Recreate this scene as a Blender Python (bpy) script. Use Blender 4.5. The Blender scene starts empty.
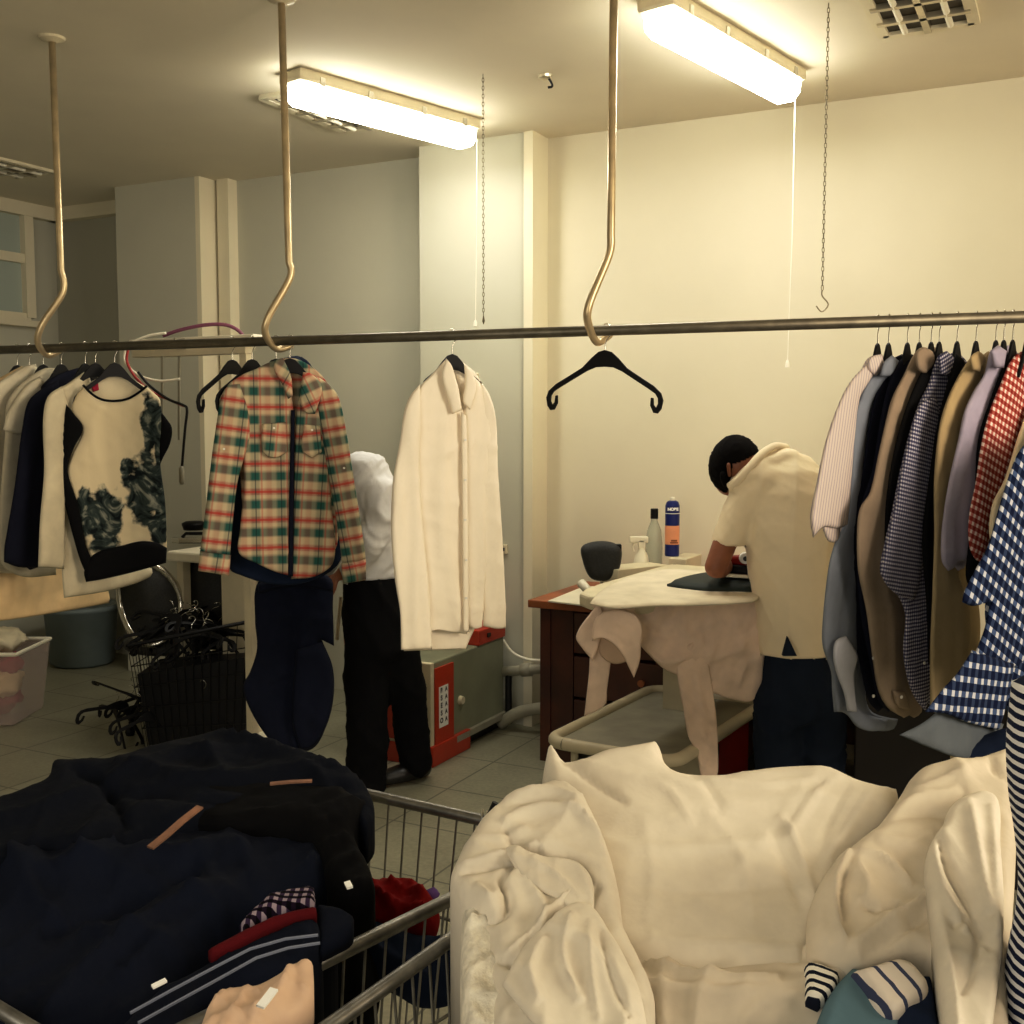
import bpy, bmesh, math, random
import numpy as np
from mathutils import Vector, Matrix
from mathutils.geometry import delaunay_2d_cdt
random.seed(7); rng = np.random.RandomState(3)
SC = bpy.context.scene; COL = SC.collection
V = Vector
# ---------------------------------------------------------------- camera
F = 1100.0; TH = math.radians(4.57); CZ = 1.55
cam_d = bpy.data.cameras.new('camera'); cam = bpy.data.objects.new('camera', cam_d); COL.objects.link(cam)
cam_d.sensor_width = 36; cam_d.lens = 36*F/1024; cam_d.clip_start = .05
cam.location = (0, 0, CZ); cam.rotation_euler = (math.pi/2-TH, 0, 0); SC.camera = cam
O = V((0, 0, CZ)); cF = V((0, math.cos(TH), -math.sin(TH))); cU = V((0, math.sin(TH), math.cos(TH)))
def ray(px, py): return cF + V((1, 0, 0))*((px-512)/F) - cU*((py-512)/F)
def at(px, py, Y): d = ray(px, py); return O + d*(Y/d.y)
def onz(px, py, z): d = ray(px, py); return O + d*((z-CZ)/d.z)
def onpl(px, py, P, n): d = ray(px, py); return O + d*((P-O).dot(n)/d.dot(n))
PHI = math.radians(27); RU = V((math.cos(PHI), -math.sin(PHI), 0)); RV = V((math.sin(PHI), math.cos(PHI), 0)); UZ = V((0, 0, 1))
def room(a, b, z): return RU*a + RV*b + UZ*z
# ---------------------------------------------------------------- objects
def tag(o, label=None, cat=None, group=None, kind=None):
    if label: o['label'] = label
    if cat: o['category'] = cat
    if group: o['group'] = group
    if kind: o['kind'] = kind
    return o
def empty(name, loc, label=None, cat=None, group=None):
    o = bpy.data.objects.new(name, None); COL.objects.link(o); o.location = loc; o.empty_display_size = .05
    return tag(o, label, cat, group)
def wloc(p):
    l = V((0, 0, 0))
    while p is not None: l = l + p.location; p = p.parent
    return l
def link(name, verts, faces, mat, parent=None, uvs=None, smooth=False, origin=None):
    vs = [V(v) for v in verts]
    if parent is not None: base = wloc(parent); loc = V((0, 0, 0))
    else:
        if origin is None:
            mn = V([min(v[i] for v in vs) for i in range(3)]); mx = V([max(v[i] for v in vs) for i in range(3)])
            origin = V(((mn.x+mx.x)/2, (mn.y+mx.y)/2, mn.z))
        base = V(origin); loc = base
    me = bpy.data.meshes.new(name); me.from_pydata([tuple(v-base) for v in vs], [], [list(f) for f in faces])
    if uvs is not None:
        for k, uv in uvs.items():
            lay = me.uv_layers.new(name=k); vi = np.empty(len(me.loops), dtype=np.int32); me.loops.foreach_get('vertex_index', vi)
            lay.data.foreach_set('uv', np.asarray(uv, dtype=np.float32)[vi].ravel())
    me.materials.append(mat)
    if smooth: me.polygons.foreach_set('use_smooth', [True]*len(me.polygons))
    me.update()
    o = bpy.data.objects.new(name, me); COL.objects.link(o); o.location = loc
    if parent is not None: o.parent = parent
    return o
class MB:
    def __init__(s): s.v = []; s.f = []; s.sm = False
    def add(s, vs, fs):
        k = len(s.v); s.v += [V(v) for v in vs]; s.f += [[i+k for i in f] for f in fs]; return s
    def box(s, c, x, y, z):     # centre, half vectors
        c, x, y, z = V(c), V(x), V(y), V(z); vs = [c+x*i+y*j+z*k for i in (-1, 1) for j in (-1, 1) for k in (-1, 1)]
        return s.add(vs, [(0, 1, 3, 2), (4, 6, 7, 5), (0, 4, 5, 1), (2, 3, 7, 6), (0, 2, 6, 4), (1, 5, 7, 3)])
    def rbox(s, a0, a1, b0, b1, z0, z1):  # box in the room's own axes
        return s.box(room((a0+a1)/2, (b0+b1)/2, (z0+z1)/2), RU*((a1-a0)/2), RV*((b1-b0)/2), UZ*((z1-z0)/2))
    def tube(s, pts, r, n=10, flat=1.0, cap=True, updir=None):
        pts = [V(p) for p in pts]; N = len(pts); rr = r if isinstance(r, (list, tuple)) else [r]*N; rings = []
        prev = None
        for i, p in enumerate(pts):
            t = (pts[min(i+1, N-1)]-pts[max(i-1, 0)]).normalized()
            if prev is None:
                a = V(updir) if updir else (V((0, 0, 1)) if abs(t.z) < .9 else V((1, 0, 0)))
            else: a = prev
            a = (a-t*a.dot(t)).normalized(); prev = a; b = t.cross(a)
            rings.append([p+(a*math.cos(2*math.pi*k/n)+b*math.sin(2*math.pi*k/n)*flat)*rr[i] for k in range(n)])
        vs = [v for rg in rings for v in rg]
        fs = [(i*n+k, i*n+(k+1) % n, (i+1)*n+(k+1) % n, (i+1)*n+k) for i in range(N-1) for k in range(n)]
        if cap: fs += [tuple(range(n))[::-1], tuple((N-1)*n+k for k in range(n))]
        return s.add(vs, fs)
    def lathe(s, c, prof, n=24, sx=1, sy=1):
        c = V(c); vs = [c+V((math.cos(2*math.pi*k/n)*r*sx, math.sin(2*math.pi*k/n)*r*sy, z)) for r, z in prof for k in range(n)]
        fs = [(i*n+k, i*n+(k+1) % n, (i+1)*n+(k+1) % n, (i+1)*n+k) for i in range(len(prof)-1) for k in range(n)]
        fs += [tuple(range(n))[::-1], tuple((len(prof)-1)*n+k for k in range(n))]
        return s.add(vs, fs)
    def prism(s, poly, dz):     # closed polygon, extruded by a vector
        n = len(poly); dz = V(dz); vs = [V(p) for p in poly]+[V(p)+dz for p in poly]
        return s.add(vs, [tuple(range(n)), tuple(range(2*n-1, n-1, -1))]+[(i, i+n, (i+1) % n+n, (i+1) % n) for i in range(n)])
    def build(s, name, mat, parent=None, smooth=False, bevel=0, origin=None):
        o = link(name, s.v, s.f, mat, parent, smooth=smooth, origin=origin)
        bm = bmesh.new(); bm.from_mesh(o.data); bmesh.ops.recalc_face_normals(bm, faces=bm.faces); bm.to_mesh(o.data); bm.free()
        if bevel:
            m = o.modifiers.new('bevel', 'BEVEL'); m.width = bevel; m.segments = 2; m.limit_method = 'ANGLE'
        return o
def spline(pts, n=6, closed=False):
    P = [V(p) for p in pts]; N = len(P); out = []
    for i in range(N if closed else N-1):
        g = (lambda k: P[k % N]) if closed else (lambda k: P[min(max(k, 0), N-1)])
        a, b, c, d = g(i-1), g(i), g(i+1), g(i+2)
        for k in range(n):
            t = k/n; out.append(.5*((2*b)+(c-a)*t+(2*a-5*b+4*c-d)*t*t+(3*b-a-3*c+d)*t**3))
    if not closed: out.append(P[-1])
    return out
# ---------------------------------------------------------------- materials
def lin(c):
    return tuple(((x/255)/12.92 if x/255 <= .04045 else ((x/255+.055)/1.055)**2.4) for x in c)+(1,)
class NT:
    def __init__(s, name):
        s.m = bpy.data.materials.new(name); s.m.use_nodes = True; s.t = s.m.node_tree; s.b = s.t.nodes['Principled BSDF']
    def n(s, typ, **kw):
        o = s.t.nodes.new(typ)
        for k, v in kw.items(): setattr(o, k, v)
        return o
    def l(s, a, b): s.t.links.new(a, b)
    def math(s, op, a, b=None):
        o = s.n('ShaderNodeMath', operation=op)
        for i, x in enumerate((a, b)):
            if x is None: continue
            if isinstance(x, (int, float)): o.inputs[i].default_value = x
            else: s.l(x, o.inputs[i])
        return o.outputs[0]
    def ramp(s, fac, stops, interp='LINEAR'):
        r = s.n('ShaderNodeValToRGB'); cr = r.color_ramp; cr.interpolation = interp
        while len(cr.elements) < len(stops): cr.elements.new(.5)
        for e, (p, c) in zip(cr.elements, stops): e.position = p; e.color = lin(c)
        s.l(fac, r.inputs[0]); return r.outputs[0]
    def mix(s, fac, a, b, mode='MIX'):
        o = s.n('ShaderNodeMix', data_type='RGBA', blend_type=mode)
        for i, x in ((0, fac), (6, a), (7, b)):
            if isinstance(x, (int, float)): o.inputs[i].default_value = x
            elif isinstance(x, tuple): o.inputs[i].default_value = lin(x)
            else: s.l(x, o.inputs[i])
        return o.outputs[2]
    def uv(s, name='uv'):
        o = s.n('ShaderNodeUVMap', uv_map=name); sp = s.n('ShaderNodeSeparateXYZ'); s.l(o.outputs[0], sp.inputs[0]); return sp.outputs[0], sp.outputs[1], o.outputs[0]
    def frac(s, x, period, off=0.0): return s.math('FRACT', s.math('ADD', s.math('DIVIDE', x, period), off))
    def noise(s, scale, detail=4, vec=None, rough=.55):
        o = s.n('ShaderNodeTexNoise'); o.inputs['Scale'].default_value = scale; o.inputs['Detail'].default_value = detail; o.inputs['Roughness'].default_value = rough
        if vec is None:
            tc = s.n('ShaderNodeTexCoord'); vec = tc.outputs['Object']
        s.l(vec, o.inputs['Vector']); return o.outputs['Fac']
    def bump(s, h, strength, dist=.01):
        b = s.n('ShaderNodeBump'); b.inputs['Strength'].default_value = strength; b.inputs['Distance'].default_value = dist
        s.l(h, b.inputs['Height']); s.l(b.outputs[0], s.b.inputs['Normal'])
def plain(name, c, rough=.6, metal=0.0, var=.08, vscale=6, bump=0, bscale=80, emit=None, es=1, spec=None, alpha=None, trans=None):
    t = NT(name); t.b.inputs['Roughness'].default_value = rough; t.b.inputs['Metallic'].default_value = metal
    if var:
        nz = t.noise(vscale); d = tuple(max(0, x*(1-var)) for x in c); u = tuple(min(255, x*(1+var)) for x in c)
        t.l(t.ramp(nz, [(.3, d), (.7, u)]), t.b.inputs['Base Color'])
    else: t.b.inputs['Base Color'].default_value = lin(c)
    if bump: t.bump(t.noise(bscale), bump, .004)
    if emit: t.b.inputs['Emission Color'].default_value = lin(emit); t.b.inputs['Emission Strength'].default_value = es
    if spec is not None: t.b.inputs['Specular IOR Level'].default_value = spec
    if trans: t.b.inputs['Transmission Weight'].default_value = trans
    if alpha is not None: t.b.inputs['Alpha'].default_value = alpha
    return t.m
def fabric(name, c=None, pat=None, rough=.92, wr=.14, wscale=11, var=.05, sheen=.0, spec=.12, weave=True):
    t = NT(name); t.b.inputs['Roughness'].default_value = rough; t.b.inputs['Sheen Weight'].default_value = sheen; t.b.inputs['Specular IOR Level'].default_value = spec
    if pat: col = pat(t)
    else:
        nz = t.noise(9); col = t.ramp(nz, [(.3, tuple(x*(1-var) for x in c)), (.7, tuple(min(255, x*(1+var)) for x in c))])
    t.l(col, t.b.inputs['Base Color'])
    tc = t.n('ShaderNodeTexCoord'); mp = t.n('ShaderNodeMapping'); mp.inputs['Scale'].default_value = (1.6, 1.6, .5); t.l(tc.outputs['Object'], mp.inputs['Vector'])
    h = t.noise(wscale, 3, mp.outputs[0])
    if weave: h = t.math('ADD', h, t.math('MULTIPLY', t.noise(500, 2), .04))
    t.bump(h, wr, .02); return t.m
# ---------------------------------------------------------------- cloth sheets
def parse(s):
    return [tuple(float(k) for k in q.split(',')) for q in s.split()] if isinstance(s, str) else s
def smooth_outline(P, step):
    P = [np.array(p, float) for p in P]; N = len(P); tan = []
    for i in range(N):
        a, b, c = P[i-1], P[i], P[(i+1) % N]; u, w = b-a, c-b
        cs = u.dot(w)/(np.linalg.norm(u)*np.linalg.norm(w)+1e-9)
        tan.append(None if cs < .45 else (c-a)/np.linalg.norm(c-a))
    out = []
    for i in range(N):
        a, b = P[i], P[(i+1) % N]; L = np.linalg.norm(b-a); n = max(1, int(round(L/step)))
        ta = tan[i] if tan[i] is not None else (b-a)/L; tb = tan[(i+1) % N]; tb = tb if tb is not None else (b-a)/L
        for k in range(n):
            t = k/n; h = (2*t**3-3*t*t+1, t**3-2*t*t+t, -2*t**3+3*t*t, t**3-t*t)
            out.append(h[0]*a+h[1]*ta*L+h[2]*b+h[3]*tb*L)
    return np.array(out)
def seg_dist(Q, poly, closed=True):
    A = poly; B = np.roll(poly, -1, 0) if closed else poly[1:]
    if not closed: A = poly[:-1]
    best = np.full(len(Q), 1e9); side = np.zeros(len(Q))
    for a, b in zip(A, B):
        d = b-a; L2 = d.dot(d)+1e-9; t = np.clip(((Q-a)@d)/L2, 0, 1); pr = a+t[:, None]*d; w = Q-pr
        dd = np.hypot(w[:, 0], w[:, 1]); m = dd < best; best[m] = dd[m]; side[m] = np.sign(d[0]*w[m, 1]-d[1]*w[m, 0])
    return best, side
def inside(Q, poly):
    r = np.zeros(len(Q), bool); x, y = Q[:, 0], Q[:, 1]; B = np.roll(poly, -1, 0)
    for (x1, y1), (x2, y2) in zip(poly, B):
        c = (y1 > y) != (y2 > y)
        if y1 != y2: r ^= c & (x < (x2-x1)*(y-y1)/(y2-y1)+x1)
    return r
def wrinkle(P, scale, seed):      # ridged, domain-warped waves in metres: cloth-like creases
    r = np.random.RandomState(seed); out = np.zeros(len(P)); q = P/scale
    w = np.stack([np.sin(q@r.randn(3)*.8+r.rand()*6) for _ in range(3)], 1); q = q+w*.9
    a = 1.0
    for o in range(4):
        k = r.randn(3); k /= np.linalg.norm(k); s = np.sin((q@k)*(2.2*1.7**o)+r.rand()*6); out += a*((1-np.abs(s))**2.6*1.3 if o < 3 else (1-np.abs(s))**2); a *= .55
    return out/1.6-.35
def sheet(name, outline, plane, mat, parent=None, thick=.02, R=10, sp=5, folds=None, crump=(.0035, .13), strokes=(), off=0.0, back=None, uvrot=0, seed=None, smooth=True, edge=0.0, ndir=None):
    """cloth piece: outline as seen in the photo, carried onto a real plane in the room, given relief along that plane's normal"""
    P0, n = plane; P0 = V(P0)+V(n).normalized()*off; n = V(n).normalized()
    seed = seed if seed is not None else (abs(hash_str(name+str(outline))) % 9999)
    raw = parse(outline); B = smooth_outline(raw, sp) if smooth else smooth_outline(raw, sp)
    mn, mx = B.min(0), B.max(0); gx = np.arange(mn[0], mx[0], sp); gy = np.arange(mn[1], mx[1], sp*.87)
    G = np.array([(x+(sp/2 if j % 2 else 0), y) for j, y in enumerate(gy) for x in gx])
    G = G[inside(G, B)] if len(G) else G
    if len(G): d, _ = seg_dist(G, B); G = G[d > sp*1.55]
    tn = np.roll(B, -1, 0)-np.roll(B, 1, 0); tn /= (np.hypot(tn[:, 0], tn[:, 1])[:, None]+1e-9); nm = np.stack([-tn[:, 1], tn[:, 0]], 1)
    if (np.roll(B, -1, 0)[:, 0]*B[:, 1]-B[:, 0]*np.roll(B, -1, 0)[:, 1]).sum() > 0: nm = -nm
    for q in (.35, .9):
        I = B+nm*(sp*q); I = I[inside(I, B)]
        if len(I): d, _ = seg_dist(I, B); I = I[d > sp*q*.8]
        if len(I): G = np.vstack([G, I]) if len(G) else I
    pts = [V(p) for p in B]+[V(p) for p in G]; nb = len(B)
    res = delaunay_2d_cdt(pts, [], [list(range(nb))], 1, 1e-4)
    Q = np.array([tuple(v) for v in res[0]]); tris = [tuple(f) for f in res[2]]
    d, _ = seg_dist(Q, B); e = np.clip(d/R, 0, 1); infl = np.sqrt(np.clip(1-(1-e)**2, 0, 1)); infl[d < .3] = 0
    base = np.array([tuple(onpl(x, y, P0, n)) for x, y in Q])
    h = thick*infl; soft = np.maximum(infl, edge)
    if folds:
        amp, per, ang = folds[:3]; grow = folds[3] if len(folds) > 3 else 0
        rr = np.random.RandomState(seed); ca, sa = math.cos(math.radians(ang)), math.sin(math.radians(ang))
        u = Q[:, 0]*ca+Q[:, 1]*sa; w = -Q[:, 0]*sa+Q[:, 1]*ca
        yy = (Q[:, 1]-mn[1])/(mx[1]-mn[1]+1e-6); g = 1-grow+grow*yy
        u = u+per*.35*np.sin(w/(per*3)+rr.rand()*6)+per*.15*np.sin(w/(per*1.3)+rr.rand()*6)
        f = (.6-1.2*np.abs(np.sin(math.pi*u/per+rr.rand()*6))**.8)*.9+np.sin(2*math.pi*u/(per*.57)+rr.rand()*6)*.3+np.sin(2*math.pi*u/(per*1.9)+rr.rand()*6)*.5
        h = h+amp*f*g*soft
    if crump: h = h+crump[0]*2*wrinkle(base, crump[1], seed)*soft
    for st in strokes:
        pl = np.array(parse(st[0])); w, a = st[1], st[2]; kind = st[3] if len(st) > 3 else 'r'
        sp_ = smooth_open(pl); dd, sd = seg_dist(Q, sp_, False)
        i0 = np.argmin(((Q[:, None, :]-sp_[None])**2).sum(2), 1)/(len(sp_)-1.0); tp = np.sqrt(np.clip(np.sin(math.pi*np.clip(i0, 0, 1)), 0, 1))
        if kind == 'r': h = h+a*np.exp(-(dd/w)**1.3)*soft*tp
        else: h = h+a*np.exp(-(dd/w))*np.where(sd > 0, 1, 0)*soft      # a lip on the right-hand side of the stroke
    nv = np.array(tuple(V(ndir).normalized() if ndir else n)); front = base+nv*h[:, None]
    ec = {}
    for f in tris:
        for i in range(3):
            k = (f[i], f[(i+1) % 3]); ec[k] = 1
    bnd = [k for k in ec if (k[1], k[0]) not in ec]; onb = set(i for k in bnd for i in k)
    a, b, c = (V(front[i]) for i in tris[0]); flip = False
    bs = [V(base[i]) for i in tris[0]]
    if (bs[1]-bs[0]).cross(bs[2]-bs[0]).dot(n) < 0: flip = True
    if flip: tris = [(f[0], f[2], f[1]) for f in tris]; bnd = [(k[1], k[0]) for k in bnd]
    m = len(Q); vs = [tuple(v) for v in front]; s = UZ.cross(n)
    s = s.normalized() if s.length > .1 else V((1, 0, 0)); t = n.cross(s)
    if back is None:
        idx = {}; bk = base-nv*(np.maximum(thick*.5, .004)*infl)[:, None]+nv*(np.minimum(h-thick*infl, 0))[:, None]*.9
        for i in range(m):
            if i in onb: idx[i] = i
            else: idx[i] = len(vs); vs.append(tuple(bk[i]))
        faces = list(tris)+[(idx[f[0]], idx[f[2]], idx[f[1]]) for f in tris]
    else:
        bv = np.array(tuple(back)); bk = base+bv
        vs += [tuple(x) for x in bk]; idx = {i: m+i for i in range(m)}
        faces = list(tris)+[(idx[f[0]], idx[f[2]], idx[f[1]]) for f in tris]+[(k[1], k[0], idx[k[0]], idx[k[1]]) for k in bnd]
    rel = base-np.array(tuple(P0)); U = rel@np.array(tuple(s)); W = rel@np.array(tuple(t)); cr, sr = math.cos(math.radians(uvrot)), math.sin(math.radians(uvrot))
    uv = np.stack([U*cr-W*sr, U*sr+W*cr], 1); pxuv = Q/100.0
    uvf = np.zeros((len(vs), 2)); pf = np.zeros((len(vs), 2)); uvf[:m] = uv; pf[:m] = pxuv
    for i in range(m): uvf[idx[i]] = uv[i]; pf[idx[i]] = pxuv[i]
    return link(name, vs, faces, mat, parent, uvs={'uv': uvf, 'print': pf}, smooth=True)
def hash_str(s):
    h = 7
    for ch in s: h = (h*31+ord(ch)) & 0xffffff
    return h
def smooth_open(pl):
    return np.array([tuple(p)[:2] for p in spline([(x, y, 0) for x, y in pl], 5)])
# ---------------------------------------------------------------- bodies: swept ellipsoids fused into one surface
def ico():
    bm = bmesh.new(); bmesh.ops.create_icosphere(bm, subdivisions=3, radius=1); bm.verts.ensure_lookup_table()
    r = ([v.co.copy() for v in bm.verts], [[v.index for v in f.verts] for f in bm.faces]); bm.free(); return r
ICO = ico()
def fuse(name, limbs, mat, parent=None, voxel=.01, it=4, crump=None, cut=None, seed=1, post=None):
    """limbs: lists of (point, rx, ry, rz) swept ellipsoids, fused by a voxel remesh"""
    vs, fs = [], []
    for L in limbs:
        rot = Matrix.Identity(3)
        if isinstance(L, tuple): L, yaw = L; rot = Matrix.Rotation(yaw, 3, 'Z')
        nodes = []
        L = [(V(q[0]), V((q[1], q[2] if len(q) > 2 else q[1], q[3] if len(q) > 3 else (q[1] if len(q) < 3 else min(q[1], q[2]))))) for q in L]
        if len(L) == 1: nodes = L
        for (p, r), (p2, r2) in zip(L[:-1], L[1:]):
            k = max(2, int((p2-p).length/(min(min(r), min(r2))*.3))+1)
            nodes += [(p.lerp(p2, i/k), r.lerp(r2, i/k)) for i in range(k+1)]
        for p, r in nodes:
            k = len(vs); vs += [p+rot @ V((v.x*r.x, v.y*r.y, v.z*r.z)) for v in ICO[0]]; fs += [[i+k for i in f] for f in ICO[1]]
    me = bpy.data.meshes.new('tmp'); me.from_pydata([tuple(v) for v in vs], [], fs); o = bpy.data.objects.new('tmp', me); COL.objects.link(o)
    md = o.modifiers.new('r', 'REMESH'); md.mode = 'VOXEL'; md.voxel_size = voxel; md.use_smooth_shade = True
    sm = o.modifiers.new('s', 'SMOOTH'); sm.iterations = it; sm.factor = .5
    dg = bpy.context.evaluated_depsgraph_get(); dg.update(); m2 = bpy.data.meshes.new_from_object(o.evaluated_get(dg))
    n = len(m2.vertices); co = np.empty(n*3); m2.vertices.foreach_get('co', co); co = co.reshape(-1, 3)
    no = np.empty(n*3); m2.vertices.foreach_get('normal', no); no = no.reshape(-1, 3)
    if crump: co = co+no*(crump[0]*2*wrinkle(co*np.array([1, 1, crump[2] if len(crump) > 2 else 1]), crump[1], seed))[:, None]
    faces = [tuple(p.vertices) for p in m2.polygons]
    if cut:
        fc = np.array([co[list(f)].mean(0) for f in faces]); keep = ~cut(fc); faces = [f for f, k in zip(faces, keep) if k]
        used = sorted(set(i for f in faces for i in f)); rm = {u: i for i, u in enumerate(used)}; co = co[used]; faces = [tuple(rm[i] for i in f) for f in faces]
    bpy.data.objects.remove(o); bpy.data.meshes.remove(me); bpy.data.meshes.remove(m2)
    r = link(name, [tuple(c) for c in co], faces, mat, parent, smooth=True)
    if cut:
        s = r.modifiers.new('cloth', 'SOLIDIFY'); s.thickness = .004
    return r
def hand(wrist, d, nrm, size=.18, curl=.5, thumb_side=1):
    """palm, four unequal bent fingers and a thumb as limbs; d = pointing direction, nrm = out of the palm's inside"""
    d = V(d).normalized(); nrm = V(nrm); nrm = (nrm-d*nrm.dot(d)).normalized(); sd = d.cross(nrm)*thumb_side; w = V(wrist); s = size/.18; L = []
    for k in (-1.5, -.5, .5, 1.5): L.append([(w, .02*s), (w+d*.05*s+sd*k*.012*s, .014*s), (w+d*.09*s+sd*k*.018*s, .0125*s)])
    for k, ln in ((1.5, .075), (.5, .085), (-.5, .078), (-1.5, .06)):
        p = w+d*.09*s+sd*k*.019*s; a = 0; ch = [(p, .0095*s)]
        for j, fr in enumerate((.45, .3, .25)):
            a += curl*(.6, 1.0, .8)[j]; p = p+(d*math.cos(a)+nrm*math.sin(a)+sd*k*.04)*ln*fr*s; ch.append((p.copy(), (.009, .0082, .0072)[j]*s))
        L.append(ch)
    p = w+d*.03*s+sd*.022*s; q = p+(d*.5+sd*.75+nrm*.4)*.04*s; r = q+(d*.75+sd*.3+nrm*.6)*.032*s
    L.append([(w+d*.02*s, .015*s), (p, .013*s), (q, .0105*s), (r, .009*s)]); return L
# ================================================================ materials
M = {}
def wallmat(name, c):
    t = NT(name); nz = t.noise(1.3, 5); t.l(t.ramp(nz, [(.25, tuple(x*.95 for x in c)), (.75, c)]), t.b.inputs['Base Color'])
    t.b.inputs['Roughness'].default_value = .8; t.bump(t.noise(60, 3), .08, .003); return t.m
M['wall'] = wallmat('wall_paint', (214, 207, 184)); M['wallL'] = wallmat('dimmed_wall_paint', (196, 194, 176)); M['alc'] = wallmat('shaded_wall_paint', (176, 174, 158))  # one cream wall; dimmer light on the left is put into the greyer tints
M['ceil'] = wallmat('ceiling_paint', (226, 218, 196)); M['trim'] = wallmat('white_trim', (226, 218, 192))
def floormat():
    t = NT('floor_tiles'); tc = t.n('ShaderNodeTexCoord'); mp = t.n('ShaderNodeMapping'); mp.inputs['Rotation'].default_value = (0, 0, PHI)
    t.l(tc.outputs['Object'], mp.inputs['Vector']); sp = t.n('ShaderNodeSeparateXYZ'); t.l(mp.outputs[0], sp.inputs[0])
    def line(x): f = t.frac(x, .42, .2); return t.math('MAXIMUM', t.math('LESS_THAN', f, .010), t.math('GREATER_THAN', f, .990))
    g = t.math('MAXIMUM', line(sp.outputs[0]), line(sp.outputs[1]))
    c = t.ramp(t.noise(5, 6), [(.3, (124, 122, 102)), (.7, (148, 145, 122))]); c2 = t.ramp(t.noise(60, 3), [(.35, (120, 118, 98)), (.65, (156, 152, 130))])
    c = t.mix(.35, c, c2); t.l(t.mix(g, c, (88, 86, 72)), t.b.inputs['Base Color'])
    t.b.inputs['Roughness'].default_value = .38; t.bump(t.math('MULTIPLY', g, -1), .3, .003); return t.m
M['floor'] = floormat()
M['rail'] = plain('dark_steel_tube', (104, 98, 84), .42, .7, .12, 20); M['brass'] = plain('brushed_brass_tube', (206, 188, 152), .36, .7, .08, 12)
M['chrome'] = plain('chrome_wire', (205, 203, 195), .2, 1, 0); M['cart'] = plain('zinc_cart_metal', (122, 120, 114), .42, .8, .15, 30)
M['blackp'] = plain('black_plastic', (14, 14, 16), .5, 0, 0, spec=.2); M['blackw'] = plain('black_wire', (16, 16, 17), .4, .3, 0)
M['white'] = plain('white_enamel', (226, 220, 200), .4, 0, .03); M['cream'] = plain('cream_enamel', (206, 196, 168), .5, 0, .05)
M['green'] = plain('grey_green_enamel', (128, 130, 106), .45, 0, .06); M['orange'] = plain('orange_red_enamel', (176, 50, 26), .42, 0, .06)
M['wood'] = plain('dark_wood', (60, 28, 16), .45, 0, .3, 5); M['woodtop'] = plain('red_brown_wood_top', (138, 78, 44), .4, 0, .2, 6)
M['red'] = plain('red_enamel', (150, 20, 16), .4, 0, .08); M['pipe'] = plain('grey_pipe', (150, 146, 128), .5, 0, .1)
M['diff'] = plain('glowing_diffuser', (255, 250, 232), .5, 0, 0, emit=(255, 249, 232), es=20); M['dark'] = plain('recess_dark', (70, 62, 48), .7, 0, 0)
M['alu'] = plain('aluminium_louvre', (190, 182, 160), .3, .8, .1); M['chain'] = plain('steel_chain', (120, 112, 92), .4, .7, 0)
M['cord'] = plain('white_cord', (232, 228, 210), .6, 0, 0); M['purple'] = plain('purple_cable', (118, 62, 84), .5, 0, 0); M['redc'] = plain('red_cable', (170, 50, 46), .5, 0, 0)
M['skin'] = plain('warm_brown_skin', (140, 84, 56), .5, 0, .08, 20, bump=.1, bscale=150); M['hair'] = plain('short_black_hair', (10, 8, 8), .95, 0, .25, 200, bump=.5, bscale=350, spec=.1)
M['shoe'] = plain('black_leather', (14, 13, 13), .4, 0, 0); M['glass'] = plain('window_glass', (170, 180, 170), .1, 0, 0, spec=.6)
M['tub'] = plain('grey_blue_plastic', (112, 124, 126), .45, 0, .05); M['clear'] = plain('clear_plastic', (214, 196, 186), .25, 0, 0, alpha=.25); M['clearb'] = plain('clear_bottle_plastic', (190, 196, 176), .15, 0, 0, alpha=.45)
M['mesh'] = plain('dark_mesh_fabric', (40, 40, 38), .7, 0, .2, 120); M['btn'] = plain('pearl_button', (225, 222, 214), .3, 0, 0)
M['bluecan'] = plain('dark_blue_can', (18, 32, 104), .3, .2, 0); M['peach'] = plain('peach_print', (226, 158, 116), .4, 0, .06); M['inkw'] = plain('white_ink', (240, 240, 236), .5, 0, 0); M['inkb'] = plain('black_ink', (20, 18, 16), .5, 0, 0)
fb = lambda k, c, **kw: M.__setitem__(k, fabric(k.replace(' ', '_')+'_cloth', c, **kw))
fb('cream', (232, 220, 192)) if False else None
fb('w2', (186, 178, 156)); fb('w3', (206, 196, 170)); fb('shirtw', (246, 236, 218), var=.01, wr=.1); fb('polo', (240, 226, 198), var=.01, wr=.08); fb('work', (206, 206, 206), wr=.08)
fb('navy', (22, 24, 38)); fb('black', (12, 12, 14)); fb('denim', (26, 36, 58)); fb('jeans', (30, 40, 62)); fb('jeansd', (20, 24, 40)); fb('trous', (30, 38, 54)); fb('beige', (222, 196, 152))
fb('greyblue', (124, 130, 142)); fb('cuffblue', (176, 178, 188)); fb('taupe', (146, 130, 112)); fb('khaki', (164, 146, 112)); fb('lav', (156, 150, 168)); fb('pinkw', (230, 208, 190)); fb('shirttop', (218, 208, 186)); fb('ivory', (236, 222, 190))
fb('greycloth', (92, 98, 104)); fb('red_', (128, 18, 18)); fb('redband', (84, 14, 20)); fb('teal', (96, 124, 136)); fb('pinkcl', (204, 178, 154)); fb('magenta', (150, 40, 60)); fb('lightgrey', (120, 128, 136)); fb('purp', (110, 80, 150))
fb('white', (208, 200, 178), wr=.14); M['laundry'] = fabric('crumpled_white_cotton', (216, 208, 192), wr=.16, wscale=12); M['whitee'] = M['white']; M['white'] = plain('white_enamel_paint', (226, 220, 200), .4, 0, .03)
WHT = M['whitee']; M['laundry2'] = fabric('cream_cotton', (204, 194, 176), wr=.16, wscale=12)
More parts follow.
